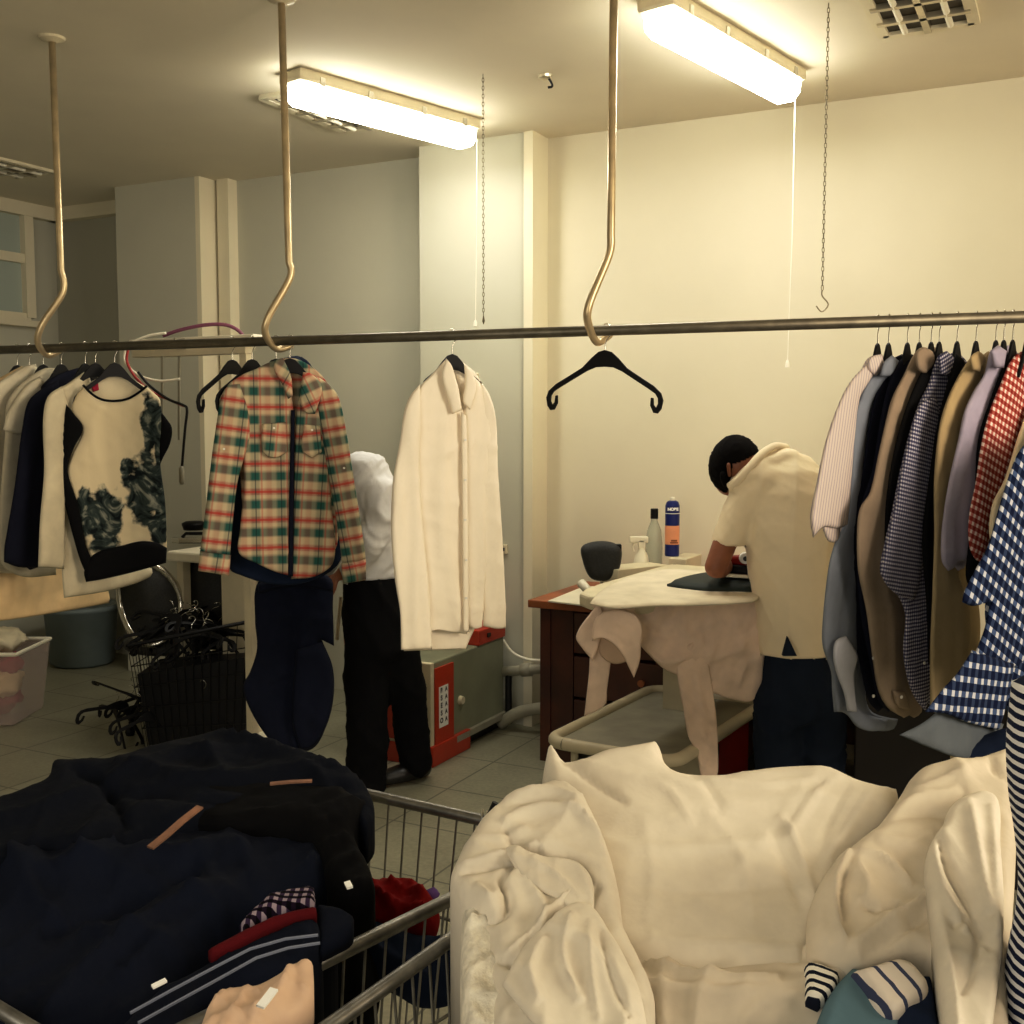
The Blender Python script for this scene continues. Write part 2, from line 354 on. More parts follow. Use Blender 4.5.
M['darkcl'] = fabric('dark_indigo_cotton', (10, 14, 24), wr=.3); M['darkcl2'] = fabric('black_cotton', (6, 6, 8), wr=.2); M['den2'] = fabric('worn_indigo_denim', (14, 19, 33), wr=.2)
def plaid(t):
    u, v, _ = t.uv()
    cr, tl, rd, pk, dk = (200, 184, 152), (44, 88, 80), (180, 48, 44), (176, 116, 98), (30, 44, 48)
    cv = t.ramp(t.frac(v, .098), [(0, cr), (.08, tl), (.30, tl), (.42, cr), (.5, cr), (.56, pk), (.72, pk), (.80, cr), (.90, cr), (1, cr)])
    cu = t.ramp(t.frac(u, .088), [(0, cr), (.12, pk), (.26, pk), (.32, cr), (.42, cr), (.52, tl), (.78, tl), (.86, cr), (1, cr)])
    c = t.mix(.34, cv, cu); f = t.frac(v, .098); lr = t.math('MULTIPLY', t.math('GREATER_THAN', f, .60), t.math('LESS_THAN', f, .68))
    c = t.mix(t.math('MULTIPLY', lr, .7), c, rd); f2 = t.frac(u, .088); l2 = t.math('MULTIPLY', t.math('GREATER_THAN', f2, .86), t.math('LESS_THAN', f2, .93))
    c = t.mix(t.math('MULTIPLY', l2, .4), c, rd); l3 = t.math('MULTIPLY', t.math('GREATER_THAN', f2, .63), t.math('LESS_THAN', f2, .68))
    return t.mix(t.math('MULTIPLY', l3, .6), c, dk)
M['plaid'] = fabric('red_green_plaid', pat=plaid, wr=.1)
def gingham(p, hi, mid, duty=.5):
    def f(t):
        u, v, _ = t.uv(); a = t.math('LESS_THAN', t.frac(u, p), duty); b = t.math('LESS_THAN', t.frac(v, p), duty)
        return t.mix(1.0, t.mix(a, hi, mid), t.mix(b, (255, 255, 255), mid), 'MULTIPLY')
    return f
M['ging'] = fabric('navy_white_gingham', pat=gingham(.034, (186, 188, 196), (66, 82, 116), .60), wr=.12)
M['check'] = fabric('small_blue_check', pat=gingham(.0105, (196, 192, 200), (120, 120, 144), .55), wr=.12)
M['redg'] = fabric('small_red_gingham', pat=gingham(.021, (224, 206, 196), (182, 108, 100), .55), wr=.12)
M['tinych'] = fabric('tiny_check', pat=gingham(.012, (150, 136, 146), (48, 34, 58), .5), wr=.12)
def stripes(p, a, b, duty, ax=1):
    def f(t):
        q = t.uv(); return t.mix(t.math('LESS_THAN', t.frac(q[ax], p), duty), a, b)
    return f
M['pin'] = fabric('fine_pink_blue_stripe', pat=stripes(.012, (206, 194, 186), (172, 160, 170), .3, 0), wr=.12)
M['knit'] = fabric('navy_white_striped_knit', pat=stripes(.0115, (226, 226, 228), (22, 30, 58), .55), wr=.12)
M['bstr'] = fabric('black_white_stripe', pat=stripes(.011, (228, 224, 214), (22, 26, 40), .45), wr=.12)
M['wstr'] = fabric('grey_wide_stripe', pat=stripes(.024, (214, 206, 196), (64, 70, 96), .22), wr=.12)
def smoke(t):      # cloudy dark print on off-white
    u, v, vec = t.uv('print')
    sp = t.n('ShaderNodeSeparateXYZ'); nz = t.n('ShaderNodeTexNoise'); nz.inputs['Scale'].default_value = 7; nz.inputs['Detail'].default_value = 6; t.l(vec, nz.inputs['Vector'])
    tot = None
    for cx, cy, rx, ry in ((1.50, 4.22, .10, .28), (1.46, 4.86, .21, .34), (1.60, 4.5, .07, .4), (1.57, 5.28, .10, .16), (1.04, 5.2, .18, .33), (.84, 5.15, .13, .26), (1.26, 4.67, .06, .09), (1.60, 5.0, .08, .4)):
        d = t.math('SQRT', t.math('ADD', t.math('POWER', t.math('DIVIDE', t.math('SUBTRACT', u, cx), rx), 2), t.math('POWER', t.math('DIVIDE', t.math('SUBTRACT', v, cy), ry), 2)))
        k = t.math('SUBTRACT', 1.55, d); tot = k if tot is None else t.math('MAXIMUM', tot, k)
    tot = t.math('ADD', tot, t.math('MULTIPLY', t.math('SUBTRACT', nz.outputs['Fac'], .5), 1.5))
    n2 = t.n('ShaderNodeTexNoise'); n2.inputs['Scale'].default_value = 4; n2.inputs['Detail'].default_value = 3; n2.inputs['Distortion'].default_value = 2.5; t.l(vec, n2.inputs['Vector'])
    darkc = t.ramp(n2.outputs['Fac'], [(.38, (20, 26, 28)), (.55, (58, 68, 64)), (.68, (150, 150, 134))])
    return t.mix(t.ramp(tot, [(.42, (0, 0, 0)), (.62, (255, 255, 255))]), (216, 202, 170), darkc)
M['print'] = fabric('smoky_print', pat=smoke, wr=.1)
# ================================================================ the room
HC = 2.99; AL, AR, BF = -6.2, 3.4, -3.2
def acol(px, b): P = onpl(px, 300, room(0, b, 0), RV); return P.dot(RU)
c1a, c1b = acol(118, 5.0), acol(197, 5.0); c2a, c2b = acol(420, 5.0), acol(525, 5.0)
def st(name, mb, mat, **k): return tag(mb.build(name, mat, **k), kind='structure')
st('floor', MB().rbox(AL-.2, AR+.2, BF-.2, 5.6, -.1, 0), M['floor']); st('ceiling', MB().rbox(AL-.2, AR+.2, BF-.2, 5.6, HC, HC+.1), M['ceil'])
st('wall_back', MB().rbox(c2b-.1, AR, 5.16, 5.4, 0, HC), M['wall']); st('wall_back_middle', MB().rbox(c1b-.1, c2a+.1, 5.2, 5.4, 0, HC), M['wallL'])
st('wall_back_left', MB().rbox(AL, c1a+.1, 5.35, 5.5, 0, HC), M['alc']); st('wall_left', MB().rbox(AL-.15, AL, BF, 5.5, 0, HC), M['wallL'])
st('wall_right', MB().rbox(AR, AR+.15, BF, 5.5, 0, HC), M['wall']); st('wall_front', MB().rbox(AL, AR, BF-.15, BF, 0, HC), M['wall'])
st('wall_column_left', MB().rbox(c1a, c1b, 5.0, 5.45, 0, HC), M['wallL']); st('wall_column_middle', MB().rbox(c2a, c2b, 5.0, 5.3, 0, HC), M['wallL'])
st('trim_1', MB().rbox(c1b, c1b+.035, 5.0, 5.2, 0, HC).rbox(c1b+.06, acol(230, 5.12), 5.12, 5.2, 0, HC).rbox(c1b+.03, c1b+.07, 5.16, 5.2, 0, HC), M['trim'])
st('lit_column_side', MB().rbox(c2b, c2b+.05, 4.985, 5.16, 0, HC), M['trim'])  # column's lit side face, its brightness put into a paler slab
st('trim_3', MB().rbox(AL, c1a, 5.28, 5.35, HC-.085, HC).rbox(AL, AL+.07, 1.0, 5.35, HC-.085, HC), M['trim'])
def leftwall(px, py): P = onpl(px, py, room(AL, 0, 0), RU); return P.dot(RV), P.z
b1, zt = leftwall(22, 205); _, zb = leftwall(22, 318); b0 = b1-1.0
wn = empty('window_1', room(AL+.03, (b0+b1)/2, zb), kind_ := None) if False else empty('window_1', room(AL+.03, (b0+b1)/2, zb)); wn['kind'] = 'structure'
fr = MB()
for bb in (b0, (b0+b1)/2, b1): fr.rbox(AL, AL+.06, bb-.035, bb+.035, zb, zt)
for zz in (zb, zt, zb+(zt-zb)*.52): fr.rbox(AL, AL+.05, b0, b1, zz-.03, zz+.03)
fr.rbox(AL, AL+.09, b0-.06, b1+.06, zb-.06, zb-.02); fr.rbox(AL, AL+.03, b0-.07, b1+.07, zt, zt+.05)
fr.build('window_frame', M['trim'], wn); MB().rbox(AL, AL+.012, b0, b1, zb, zt).build('pane', M['glass'], wn)
# ceiling lights
def lamp(p, q, label):
    P, Q = onz(p[0], p[1], 2.92), onz(q[0], q[1], 2.92); d = (Q-P).normalized(); s = d.cross(UZ); c = (P+Q)/2; L = (Q-P).length/2
    e = empty('ceiling_light', V((c.x, c.y, HC)), label, 'light', 'tube lights on the ceiling')
    MB().box(c+UZ*.045, d*(L+.01), s*.075, UZ*.027).build('housing', M['cream'], e, bevel=.015)
    m = MB(); prof = [(-.068, .02), (-.062, -.03), (-.035, -.062), (.035, -.062), (.062, -.03), (.068, .02)]; rings = []
    for k, sc in ((-L, .75), (-L+.03, 1), (L-.03, 1), (L, .75)): rings.append([c+d*k+s*x*sc+UZ*(z*sc) for x, z in prof])
    m.add([v for r in rings for v in r], [(i*6+k, i*6+(k+1) % 6, (i+1)*6+(k+1) % 6, (i+1)*6+k) for i in range(3) for k in range(6)]+[tuple(range(6))[::-1], tuple(18+k for k in range(6))])
    m.build('diffuser', M['diff'], e)
    for k in (-.8, -.3, .3, .8):
        for sg in (-1, 1): MB().box(c+d*(L*k)+s*(.074*sg)+UZ*.03, d*.012, s*.006, UZ*.018).build('clip', M['chrome'], e)
    ld = bpy.data.lights.new('tube_glow', 'AREA'); ld.shape = 'RECTANGLE'; ld.size = L*2; ld.size_y = .12; ld.energy = LAMP_W; ld.color = (1, .97, .88)
    lo = bpy.data.objects.new('tube_glow', ld); COL.objects.link(lo); lo.location = c-UZ*.075
    lo.rotation_euler = (0, 0, math.atan2(d.y, d.x)); return e
LAMP_W = 9
lamp((291, 88), (469, 136), 'lit white tube light on the ceiling behind the middle rod'); lamp((656, 16), (789, 89), 'lit white tube light on the ceiling nearer the right wall')
def louvre(corner, lu, lv, nu, nv, label):
    e = empty('ceiling_louvre', corner, label, 'light', 'unlit louvred lights in the ceiling')
    c = V(corner)+UZ*0; U, W = RU*lu, RV*lv; mid = c+U/2+W/2
    m = MB(); t = .02
    for a, b in ((c, c+U), (c+W, c+U+W), (c, c+W), (c+U, c+U+W)):
        d = b-a; m.box((a+b)/2-UZ*.008, d/2, UZ.cross(d.normalized())*t, UZ*.008)
    m.build('frame', M['trim'], e); MB().box(mid-UZ*.001, U/2, W/2, UZ*.001).build('recess', M['dark'], e)
    m = MB()
    for i in range(1, nu): m.box(c+U*(i/nu)+W/2-UZ*.013, RU*.012, W/2, UZ*.010)
    for i in range(1, nv): m.box(c+W*(i/nv)+U/2-UZ*.013, U/2, RV*.012, UZ*.010)
    m.build('louvre_blades', M['alu'], e)
    m = MB()
    for i in range(nu): m.tube([c+U*((i+.5)/nu)+W*.04-UZ*.012, c+U*((i+.5)/nu)+W*.96-UZ*.012], .012, 8)
    m.build('tube', M['cord'], e)
C = onz(884, 34, HC); louvre(C-RV*.62, .31, .62, 2, 4, 'unlit louvred ceiling light at the top right near the chain')
C = onz(262, 96, HC); louvre(C, .3, .62, 2, 5, 'unlit louvred ceiling light just behind the lit tube')
C = onz(54, 171, HC); louvre(C-RU*.31-RV*.62, .31, .62, 2, 5, 'unlit louvred ceiling light far left near the window')
# chains, cords, ceiling hook
def chain(top, bot, label, hook):
    n = int((top-bot).length/.016); e = empty('hanging_chain', top, label, 'chain', None); m = MB()
    for i in range(n):
        p = top.lerp(bot, (i+.5)/n); a = V((1, 0, 0)) if i % 2 else V((0, 1, 0))
        m.tube([p+a*(.0042*math.cos(t))+UZ*(.0105*math.sin(t)) for t in [k*math.pi/4 for k in range(9)]], .0013, 4, cap=False)
    m.build('links', M['chain'], e)
    k = MB().tube(spline([bot, bot+V((.0, 0, -.02)), bot+V((.022, 0, -.05)), bot+V((0, 0, -.075)), bot+V((-.02, 0, -.055))], 5) if hook else [bot, bot-UZ*.02, bot-UZ*.035], .0025 if hook else [.002, .006, .001], 6)
    k.build('hook' if hook else 'end_weight', M['chain'], e)
T = onz(483, 74, HC); B = at(480, 316, T.y); chain(T, V((T.x, T.y, B.z)), 'long thin chain hanging from the ceiling beside the left tube light', False)
T = at(829, -12, 3.9); T.z = HC; B = at(817, 290, T.y); chain(T, V((T.x, T.y, B.z)), 'thin chain ending in an open hook, right of the tube light', True)
def cord(p, q, label):
    P = onz(p[0], p[1], 2.86); Q = at(q[0], q[1], P.y); Q.x = P.x-.01; e = empty('pull_cord', P, label, 'cord', 'white pull cords of the tube lights')
    MB().tube([P+UZ*.02, P.lerp(Q, .5)+V((.004, 0, 0)), Q], .0022, 6).build('string', M['cord'], e)
    MB().lathe(Q-UZ*.03, [(.004, .03), (.008, .02), (.01, 0)], 10).build('pull_knob', M['cord'], e)
cord((477, 143), (478, 320), 'white pull cord under the left tube light'); cord((795, 104), (785, 360), 'white pull cord with a small knob under the right tube light')
T = onz(545, 75, HC); e = empty('ceiling_hook', T, 'small broken metal bracket on the bare ceiling between the tube lights', 'hook')
MB().lathe(T-UZ*.012, [(.03, .012), (.028, 0), (.012, -.006)], 12).build('plate', M['alu'], e); MB().tube(spline([T, T+V((.02, 0, -.02)), T+V((.03, 0, -.045)), T+V((.012, 0, -.05))], 5), .005, 6).build('hook', M['blackw'], e)
# ================================================================ the rail and its rods
RAILZ = 1.84
def railpt(px): return onz(px, 350-33*px/1024, RAILZ)
RA, RB = railpt(-180), railpt(1330); RD = (RB-RA).normalized(); RP = V((-RD.y, RD.x, 0))
tag(MB().tube([RA, RB], .0165, 16).build('clothes_rail', M['rail'], smooth=True), 'long dark metal clothes rail running across the whole room', 'rail')
def rod(pts, label):
    top = pts[0]; R = [railpt(p[0]) for p in pts]; out = []
    for i, (x, y) in enumerate(pts):
        k = len(pts)-1-i; offs = {0: .045, 1: .012, 2: -.035, 3: -.05}.get(k, -.03)
        if k >= 4: offs = -.03
        P = at(x, y, (R[-2].y+offs)); out.append(P)
    out[0].z = HC; a = out[0]; e = empty('rail_rod', a, label, 'rod', 'rods holding the clothes rail')
    sm = [out[0], out[1]]+spline(out[1:], 6)[1:]
    MB().tube(sm, .0125, 12).build('bent_rod', M['brass'], e, smooth=True)
    MB().lathe(a-UZ*.008, [(.05, .008), (.045, 0), (.018, -.01)], 18).build('ceiling_plate', M['cream'], e)
rod([(52, 43), (61, 270), (63, 292), (42, 325), (38, 343), (48, 355), (60, 350)], 'brass coloured hooked rod at the left end of the rail')
rod([(281, -20), (289, 262), (290, 278), (268, 318), (266, 335), (277, 349), (292, 345)], 'brass coloured hooked rod above the plaid shirt')
rod([(614, -20), (611, 235), (609, 255), (590, 302), (588, 322), (597, 342), (610, 334)], 'brass coloured hooked rod above the empty black hanger')
# ================================================================ hangers (local: x along shoulders, z up, origin at the rail)
def make_hanger(label, stub=False):
    e = empty('clothes_hanger', (0, 0, 0), label, 'hanger')
    zt = .019; m = MB().tube(spline([(-.012, 0, zt-.012), (-.006, 0, zt), (.008, 0, zt), (.019, 0, .006), (.017, 0, -.012), (.004, 0, -.028), (0, 0, -.045), (0, 0, -.07)], 4), .0017, 6)
    m.build('hook', M['chrome'], e, smooth=True)
    up = [(-.198, -.212), (-.19, -.190), (-.165, -.168), (-.12, -.142), (-.075, -.115), (-.045, -.085), (-.022, -.066), (0, -.060)]
    dn = [(0, -.112), (-.03, -.114), (-.06, -.126), (-.11, -.155), (-.15, -.178), (-.172, -.192), (-.181, -.206), (-.182, -.222), (-.176, -.235), (-.168, -.226), (-.166, -.205), (-.158, -.204), (-.157, -.228), (-.168, -.25), (-.182, -.252), (-.193, -.238)]
    if stub: up = [(-.13, -.150)]+up[3:]; dn = dn[:4]+[(-.13, -.165)]
    poly = up+dn; full = up+[(-x, z) for x, z in up[::-1][1:]]+[(-x, z) for x, z in dn[::-1]][:-1]+dn
    MB().prism([(x, -.004, z) for x, z in full], (0, .008, 0)).build('hanger_body', M['blackp'], e, bevel=.0015); return e
HS = None; HP = make_hanger('black plastic hanger, empty, on the bare stretch of rail right of the white shirt')
def copy_tree(o, parent=None):
    c = o.copy(); COL.objects.link(c); c.parent = parent
    for ch in list(o.children): copy_tree(ch, c)
    return c
def put_hanger(px, yaw, label, o=None, group=None, roll=0, sc=1, back=0):
    o = o or copy_tree(HP); P = railpt(px)-V((math.sin(yaw), -math.cos(yaw), 0))*back; o.location = P; o.rotation_euler = (0, roll, yaw); o['label'] = label; o.scale = (sc, 1, 1)
    if group: o['group'] = group
    return o
HS = make_hanger('black hanger inside the denim shirt behind the plaid one', True)
def put_stub(px, yaw, label, group=None, sc=1, back=0):
    o = HS if not HS.get('used') else copy_tree(HS)
    if not HS.get('used'): HS['used'] = 1
    return put_hanger(px, yaw, label, o, group, sc=sc, back=back)
def yaw_of(n): return math.atan2(n[0], -n[1])       # shoulders lie in the garment plane
put_hanger(606, math.radians(-28), HP['label'], HP, roll=math.radians(2))
put_hanger(232, math.radians(62), 'black plastic hanger, empty, first to the left of the plaid shirt', sc=.92)
put_hanger(252, math.radians(60), 'black plastic hanger, empty, mostly hidden behind the plaid shirt shoulder', sc=.92)
# ================================================================ hanging clothes
def gplane(px, n): return (railpt(px), V(n).normalized())
def thing(name, plane, label, cat, group=None): return empty(name, plane[0]-UZ*.1, label, cat, group)
def buttons(plane, pts, parent, off=.03, r=.0055, mat=None):
    for x, y in pts:
        n = plane[1]; c = onpl(x, y, plane[0]+n*off, n); s = UZ.cross(n).normalized(); m = MB()
        vs = [c+(s*math.cos(k*math.pi/5)+UZ*math.sin(k*math.pi/5))*r for k in range(10)]; m.prism(vs, n*.003); m.build('button', mat or M['btn'], parent)
NL = (.93, -.36, 0); GL = 'clothes crowded at the left end of the rail'
def lg(px, label, cat, name, off=0): p = gplane(px, NL); return p, thing(name, p, label, cat, GL)
hk = 'hangers at the left end of the rail'
p, e = lg(20, 'long pale beige dress, lowest hem of the left cluster', 'dress', 'dress')
sheet('body', '-60,430 -20,390 10,372 22,366 40,380 60,480 90,560 108,590 109,603 60,612 0,621 -60,626', p, M['beige'], e, thick=.018, R=14, folds=(.006, 26, 0, .6)); put_stub(18, yaw_of(NL), 'black hanger under the beige dress', group=hk, sc=.8, back=.006)
p, e = lg(33, 'white long shirt second from the left edge, behind the short-sleeved top', 'shirt', 'white_shirt')
sheet('body', '-60,430 -20,395 5,378 24,366 36,364 40,380 30,420 34,500 34,574 -10,573 -60,572', p, WHT, e, thick=.018, R=12, folds=(.006, 22, 0, .6)); put_stub(30, yaw_of(NL), 'black hanger inside the white long shirt at the far left', group=hk, sc=.8, back=.006)
p, e = lg(46, 'off white short-sleeved top just left of the navy one', 'top', 'short_sleeved_top')
sheet('body', '8,400 25,380 45,368 56,368 62,380 58,450 56,575 20,576 0,560 5,432', p, M['w2'], e, thick=.018, R=10, folds=(.006, 20, 0, .6))
sheet('sleeve', '26,385 40,376 46,392 38,420 22,434 3,430 8,412', p, WHT, e, thick=.018, R=8, off=.02); put_stub(44, yaw_of(NL), 'black hanger inside the off white short-sleeved top', group=hk, sc=.8, back=.006)
p, e = lg(63, 'navy long-sleeved top among the white ones at the left', 'top', 'dark_pullover')
sheet('body', '62,373 85,366 92,376 84,400 70,470 60,560 30,570 20,560 30,460 36,410 44,385', p, M['navy'], e, thick=.018, R=10)
sheet('sleeve', '40,390 58,380 56,410 50,450 44,500 38,560 34,568 18,567 4,562 5,545 14,490 22,430 28,402', p, M['navy'], e, thick=.026, R=10, off=.02, folds=(.004, 14, 0, .6)); put_stub(62, yaw_of(NL), 'black hanger inside the navy top', group=hk, sc=.8, back=.006)
p, e = lg(88, 'sheer cream blouse between the navy top and the printed top', 'blouse', 'cream_blouse')
sheet('body', '50,398 70,382 84,372 90,378 92,400 100,480 120,560 152,568 150,577 112,590 64,598 62,570 64,480', p, M['w3'], e, thick=.018, R=12, folds=(.008, 22, 5, .7))
sheet('sleeve', '48,396 62,386 68,410 66,450 64,500 64,569 38,567 40,520 44,470 43,420', p, M['w3'], e, thick=.018, R=9, off=.025, folds=(.004, 12, 0, .6)); put_stub(86, yaw_of(NL), 'black hanger inside the cream blouse', group=hk, sc=.8, back=.006)
put_hanger(95, yaw_of((.7, -.7, 0)), 'black hanger just behind the one of the printed top', group=hk, sc=.75)
NT_ = (.55, -.83, 0); p = gplane(115, NT_); e = thing('printed_top', p, 'white top with smoky dark print and black hem, front of the left cluster', 'top', GL)
sheet('back_neck', '84,386 98,378 112,374 130,378 148,388 140,410 112,415 92,408', p, M['w3'], e, thick=.004, R=8, off=-.03, crump=None)
sheet('front_panel', '76,396 84,386 92,394 102,399 114,400 126,398 138,392 146,386 152,391 160,400 162,425 160,450 161,470 165,500 167,545 166,556 130,560 92,566 84,540 76,505 67,473 72,455 82,430 72,412', p, M['print'], e, thick=.018, R=10, sp=3.5, folds=(.005, 26, 0, .5), off=.01)
sheet('side_panel', '66,404 74,414 83,428 74,448 68,466 68,474 78,505 86,545 92,562 88,578 80,560 70,525 62,490 60,455 63,420', p, M['black'], e, thick=.02, R=6, sp=3, off=.022, crump=None)
sheet('hem_band', '90,558 100,551 120,546 142,541 158,543 167,548 166,563 130,573 104,579 86,582 84,572', p, M['black'], e, thick=.02, R=6, sp=3.5, off=.03, crump=None)
sheet('sleeve', '158,408 166,418 172,428 170,444 163,458 159,468 157,440', p, M['black'], e, thick=.02, R=5, sp=3, crump=None)
nk = [onpl(x, y, p[0]+p[1]*.035, p[1]) for x, y in ((83, 385), (92, 394), (102, 399.5), (114, 401), (127, 399), (138, 393), (147, 386))]
MB().tube(spline(nk, 5), .0045, 8).build('neckband', M['black'], e, smooth=True); sheet('label_tag', '91,384 98,383 99,390 93,392', p, M['magenta'], e, thick=.002, R=2, sp=2, off=-.02, crump=None, smooth=False)
put_hanger(115, yaw_of(NT_), 'black hanger inside the printed top', group=hk, sc=.78, back=.01)
# denim shirt behind the plaid one
NP = (.3, -.95, 0); p = gplane(284, (.3, -.95, 0)); p = (p[0]+V((-.02, .09, 0)), p[1])
e = thing('denim_shirt', p, 'dark blue denim shirt hanging close behind the plaid shirt', 'shirt')
sheet('body', '244,395 262,372 280,360 302,357 318,378 332,430 340,480 342,555 330,572 300,584 270,584 240,575 229,568 230,520 236,460', p, M['denim'], e, thick=.018, R=14, folds=(.005, 30, 0, .5))
sheet('collar', '284,358 298,357 306,370 304,400 294,404 288,380', p, M['denim'], e, thick=.01, R=5, off=.05)
put_stub(276, yaw_of(NP), 'black hanger inside the denim shirt behind the plaid one', sc=.8, back=.006)
p = gplane(287, NP); e = thing('plaid_shirt', p, 'red green and cream plaid shirt with open front', 'shirt')
sheet('back_panel', '232,385 270,362 300,360 330,388 336,440 338,540 330,560 290,560 244,550 240,470', p, M['plaid'], e, thick=.006, R=10, off=-.03)
sheet('front_panel', '226,390 240,376 258,368 276,360 284,372 292,395 294,430 293,500 291,576 276,572 256,563 239,553 240,530 244,480 240,440', p, M['plaid'], e, thick=.016, R=9, sp=4, folds=(.009, 34, 0, .6), off=.012)
sheet('front_panel', '298,400 306,378 312,374 326,384 334,410 330,450 331,500 334,560 316,576 291,579 293,500 295,440', p, M['plaid'], e, thick=.018, R=9, sp=4, folds=(.009, 30, 0, .6), off=.016, uvrot=4)
sheet('sleeve', '228,386 240,384 248,410 250,436 246,452 238,480 233,520 230,556 200,552 206,505 212,455 217,420 221,397', p, M['plaid'], e, thick=.022, R=8, sp=4, folds=(.007, 22, 5, .3), off=.03, uvrot=8)
sheet('cuff', '200,551 231,555 229,576 198,571', p, M['plaid'], e, thick=.022, R=6, sp=3.5, off=.04, uvrot=10, smooth=False, crump=None)
sheet('sleeve', '312,374 326,382 338,396 346,430 354,480 362,530 366,560 342,564 338,530 331,490 324,450 318,410', p, M['plaid'], e, thick=.022, R=8, sp=4, folds=(.007, 22, -5, .3), off=.03, uvrot=-10)
sheet('cuff', '341,563 366,559 366,580 343,584', p, M['plaid'], e, thick=.022, R=6, sp=3.5, off=.04, uvrot=-10, smooth=False, crump=None)
sheet('collar', '276,360 283,358 291,376 293,396 288,399 282,384 274,370', p, M['plaid'], e, thick=.01, R=4, sp=3, off=.05, uvrot=30)
sheet('collar', '303,372 312,374 322,388 315,414 305,412 300,398', p, M['plaid'], e, thick=.01, R=4, sp=3, off=.05, uvrot=-25)
sheet('pocket', '262,424 286,422 287,452 275,458 263,452', p, M['plaid'], e, thick=.006, R=4, sp=3.5, off=.04, uvrot=6)
sheet('pocket', '304,424 320,426 322,452 312,458 302,450', p, M['plaid'], e, thick=.006, R=4, sp=3.5, off=.045, uvrot=-6)
sheet('placket', '291,410 295,410 294,500 293,576 288,577 289,500', p, M['navy'], e, thick=.006, R=3, sp=3.5, off=.03, crump=None)
buttons(p, [(274, 428), (312, 430), (344, 468), (224, 449)], e, .07, .004); put_stub(290, yaw_of(NP), 'black hanger inside the plaid shirt', sc=.8, back=.006)
# white shirt
NW = (.5, -.87, 0); p = gplane(453, NW); e = thing('white_shirt', p, 'cream white long-sleeved dress shirt hanging alone on the rail', 'shirt')
sheet('back_panel', '430,378 447,360 462,362 480,380 488,420 484,600 466,649 404,651 401,638 402,560 410,420', p, M['shirtw'], e, thick=.006, R=8, off=-.035, sp=5)
sheet('front_panel', '418,390 432,374 446,359 450,372 458,396 464,412 466,440 464,500 465,560 467,634 450,632 436,630 424,634 404,626 404,560 406,440', p, M['shirtw'], e, thick=.014, R=9, sp=4, folds=(.012, 34, 0, .7), off=.01, strokes=[('441,395 440,500 436,625', 5, .008), ('425,420 424,520 420,620', 6, -.008)])
sheet('front_panel', '464,410 470,385 474,376 486,392 492,430 488,520 484,600 482,627 474,629 467,622 465,560 464,480', p, M['shirtw'], e, thick=.018, R=8, sp=4, folds=(.010, 20, 0, .6), off=.014)
sheet('sleeve', '420,384 410,396 404,412 400,440 393,480 391,530 395,580 400,612 401,650 432,649 430,600 424,540 420,480 420,430', p, M['shirtw'], e, thick=.018, R=8, sp=4, folds=(.010, 24, 3, .6), off=.02)
sheet('sleeve', '480,380 490,396 496,420 498,470 502,530 505,590 506,628 498,629 483,626 484,590 481,520 480,470 484,430', p, M['shirtw'], e, thick=.015, R=6, sp=4, folds=(.008, 20, -3, .5), off=.022)
sheet('collar', '446,358 452,366 458,388 462,410 452,414 447,396 442,376', p, M['shirtw'], e, thick=.012, R=4, sp=3, off=.045)
sheet('collar', '464,364 472,372 476,388 470,410 463,402 465,384', p, M['shirtw'], e, thick=.012, R=4, sp=3, off=.04)
sheet('placket', '461,412 466,416 468,500 469,632 463,632 462,500', p, M['shirtw'], e, thick=.006, R=3, sp=4, off=.04, crump=None)
buttons(p, [(465, 440), (465, 480), (465, 520), (466, 560), (466, 598)], e, .05, .004); put_stub(453, yaw_of(NW), 'black hanger showing in the collar of the white shirt', sc=.8, back=.006)
# right end of the rail
NR = V((.66, -.75, 0)).normalized(); GR = 'shirts crowded at the right end of the rail'; hr = 'hangers at the right end of the rail'
def rg(px, name, label, outl, mat, thick=.022, folds=(.006, 16, 0, .5), parts=(), backp=10, rot=0, hlabel=None, strokes=(), off=0):
    p = gplane(px, NR); e = thing(name, p, label, 'shirt', GR)
    nd = (-.12, -.99, 0)
    sheet('body', outl, p, mat, e, thick=thick, R=9, sp=4, folds=folds, uvrot=rot, strokes=strokes, off=off, ndir=nd, crump=(.003, .1))
    if backp: sheet('back_panel', [(x+backp, y) for x, y in parse(outl)], p, mat, e, thick=.008, R=7, sp=5, off=off-.02, ndir=nd, crump=None)
    for nm, o2, m2, off2, r2 in parts: sheet(nm, o2, p, m2, e, thick=.018, R=7, sp=4, off=off+off2, folds=(.004, 12, 0, .5), uvrot=r2, ndir=nd, crump=(.003, .1))
    put_stub(px, yaw_of(NR), hlabel, group=hr, sc=.32, back=.012); return p, e
rg(882, 'striped_shirt', 'pale finely striped short-sleeved shirt, leftmost of the right-hand cluster', '868,358 882,354 884,368 874,385 862,402 856,440 858,500 852,560 844,600 838,560 846,480 850,430 854,400 860,374', M['pin'], hlabel='black hanger inside the finely striped shirt',
   parts=[('sleeve', '868,362 876,372 868,384 860,398 856,430 852,480 848,525 836,529 824,527 813,538 810,518 817,480 826,440 838,405 850,382', M['pin'], .03, 12), ('cuff', '822,527 840,522 840,536 838,543 828,541', M['pin'], .022, 12), ('collar', '870,358 882,354 884,366 876,376 868,370', M['pin'], .04, -20)])
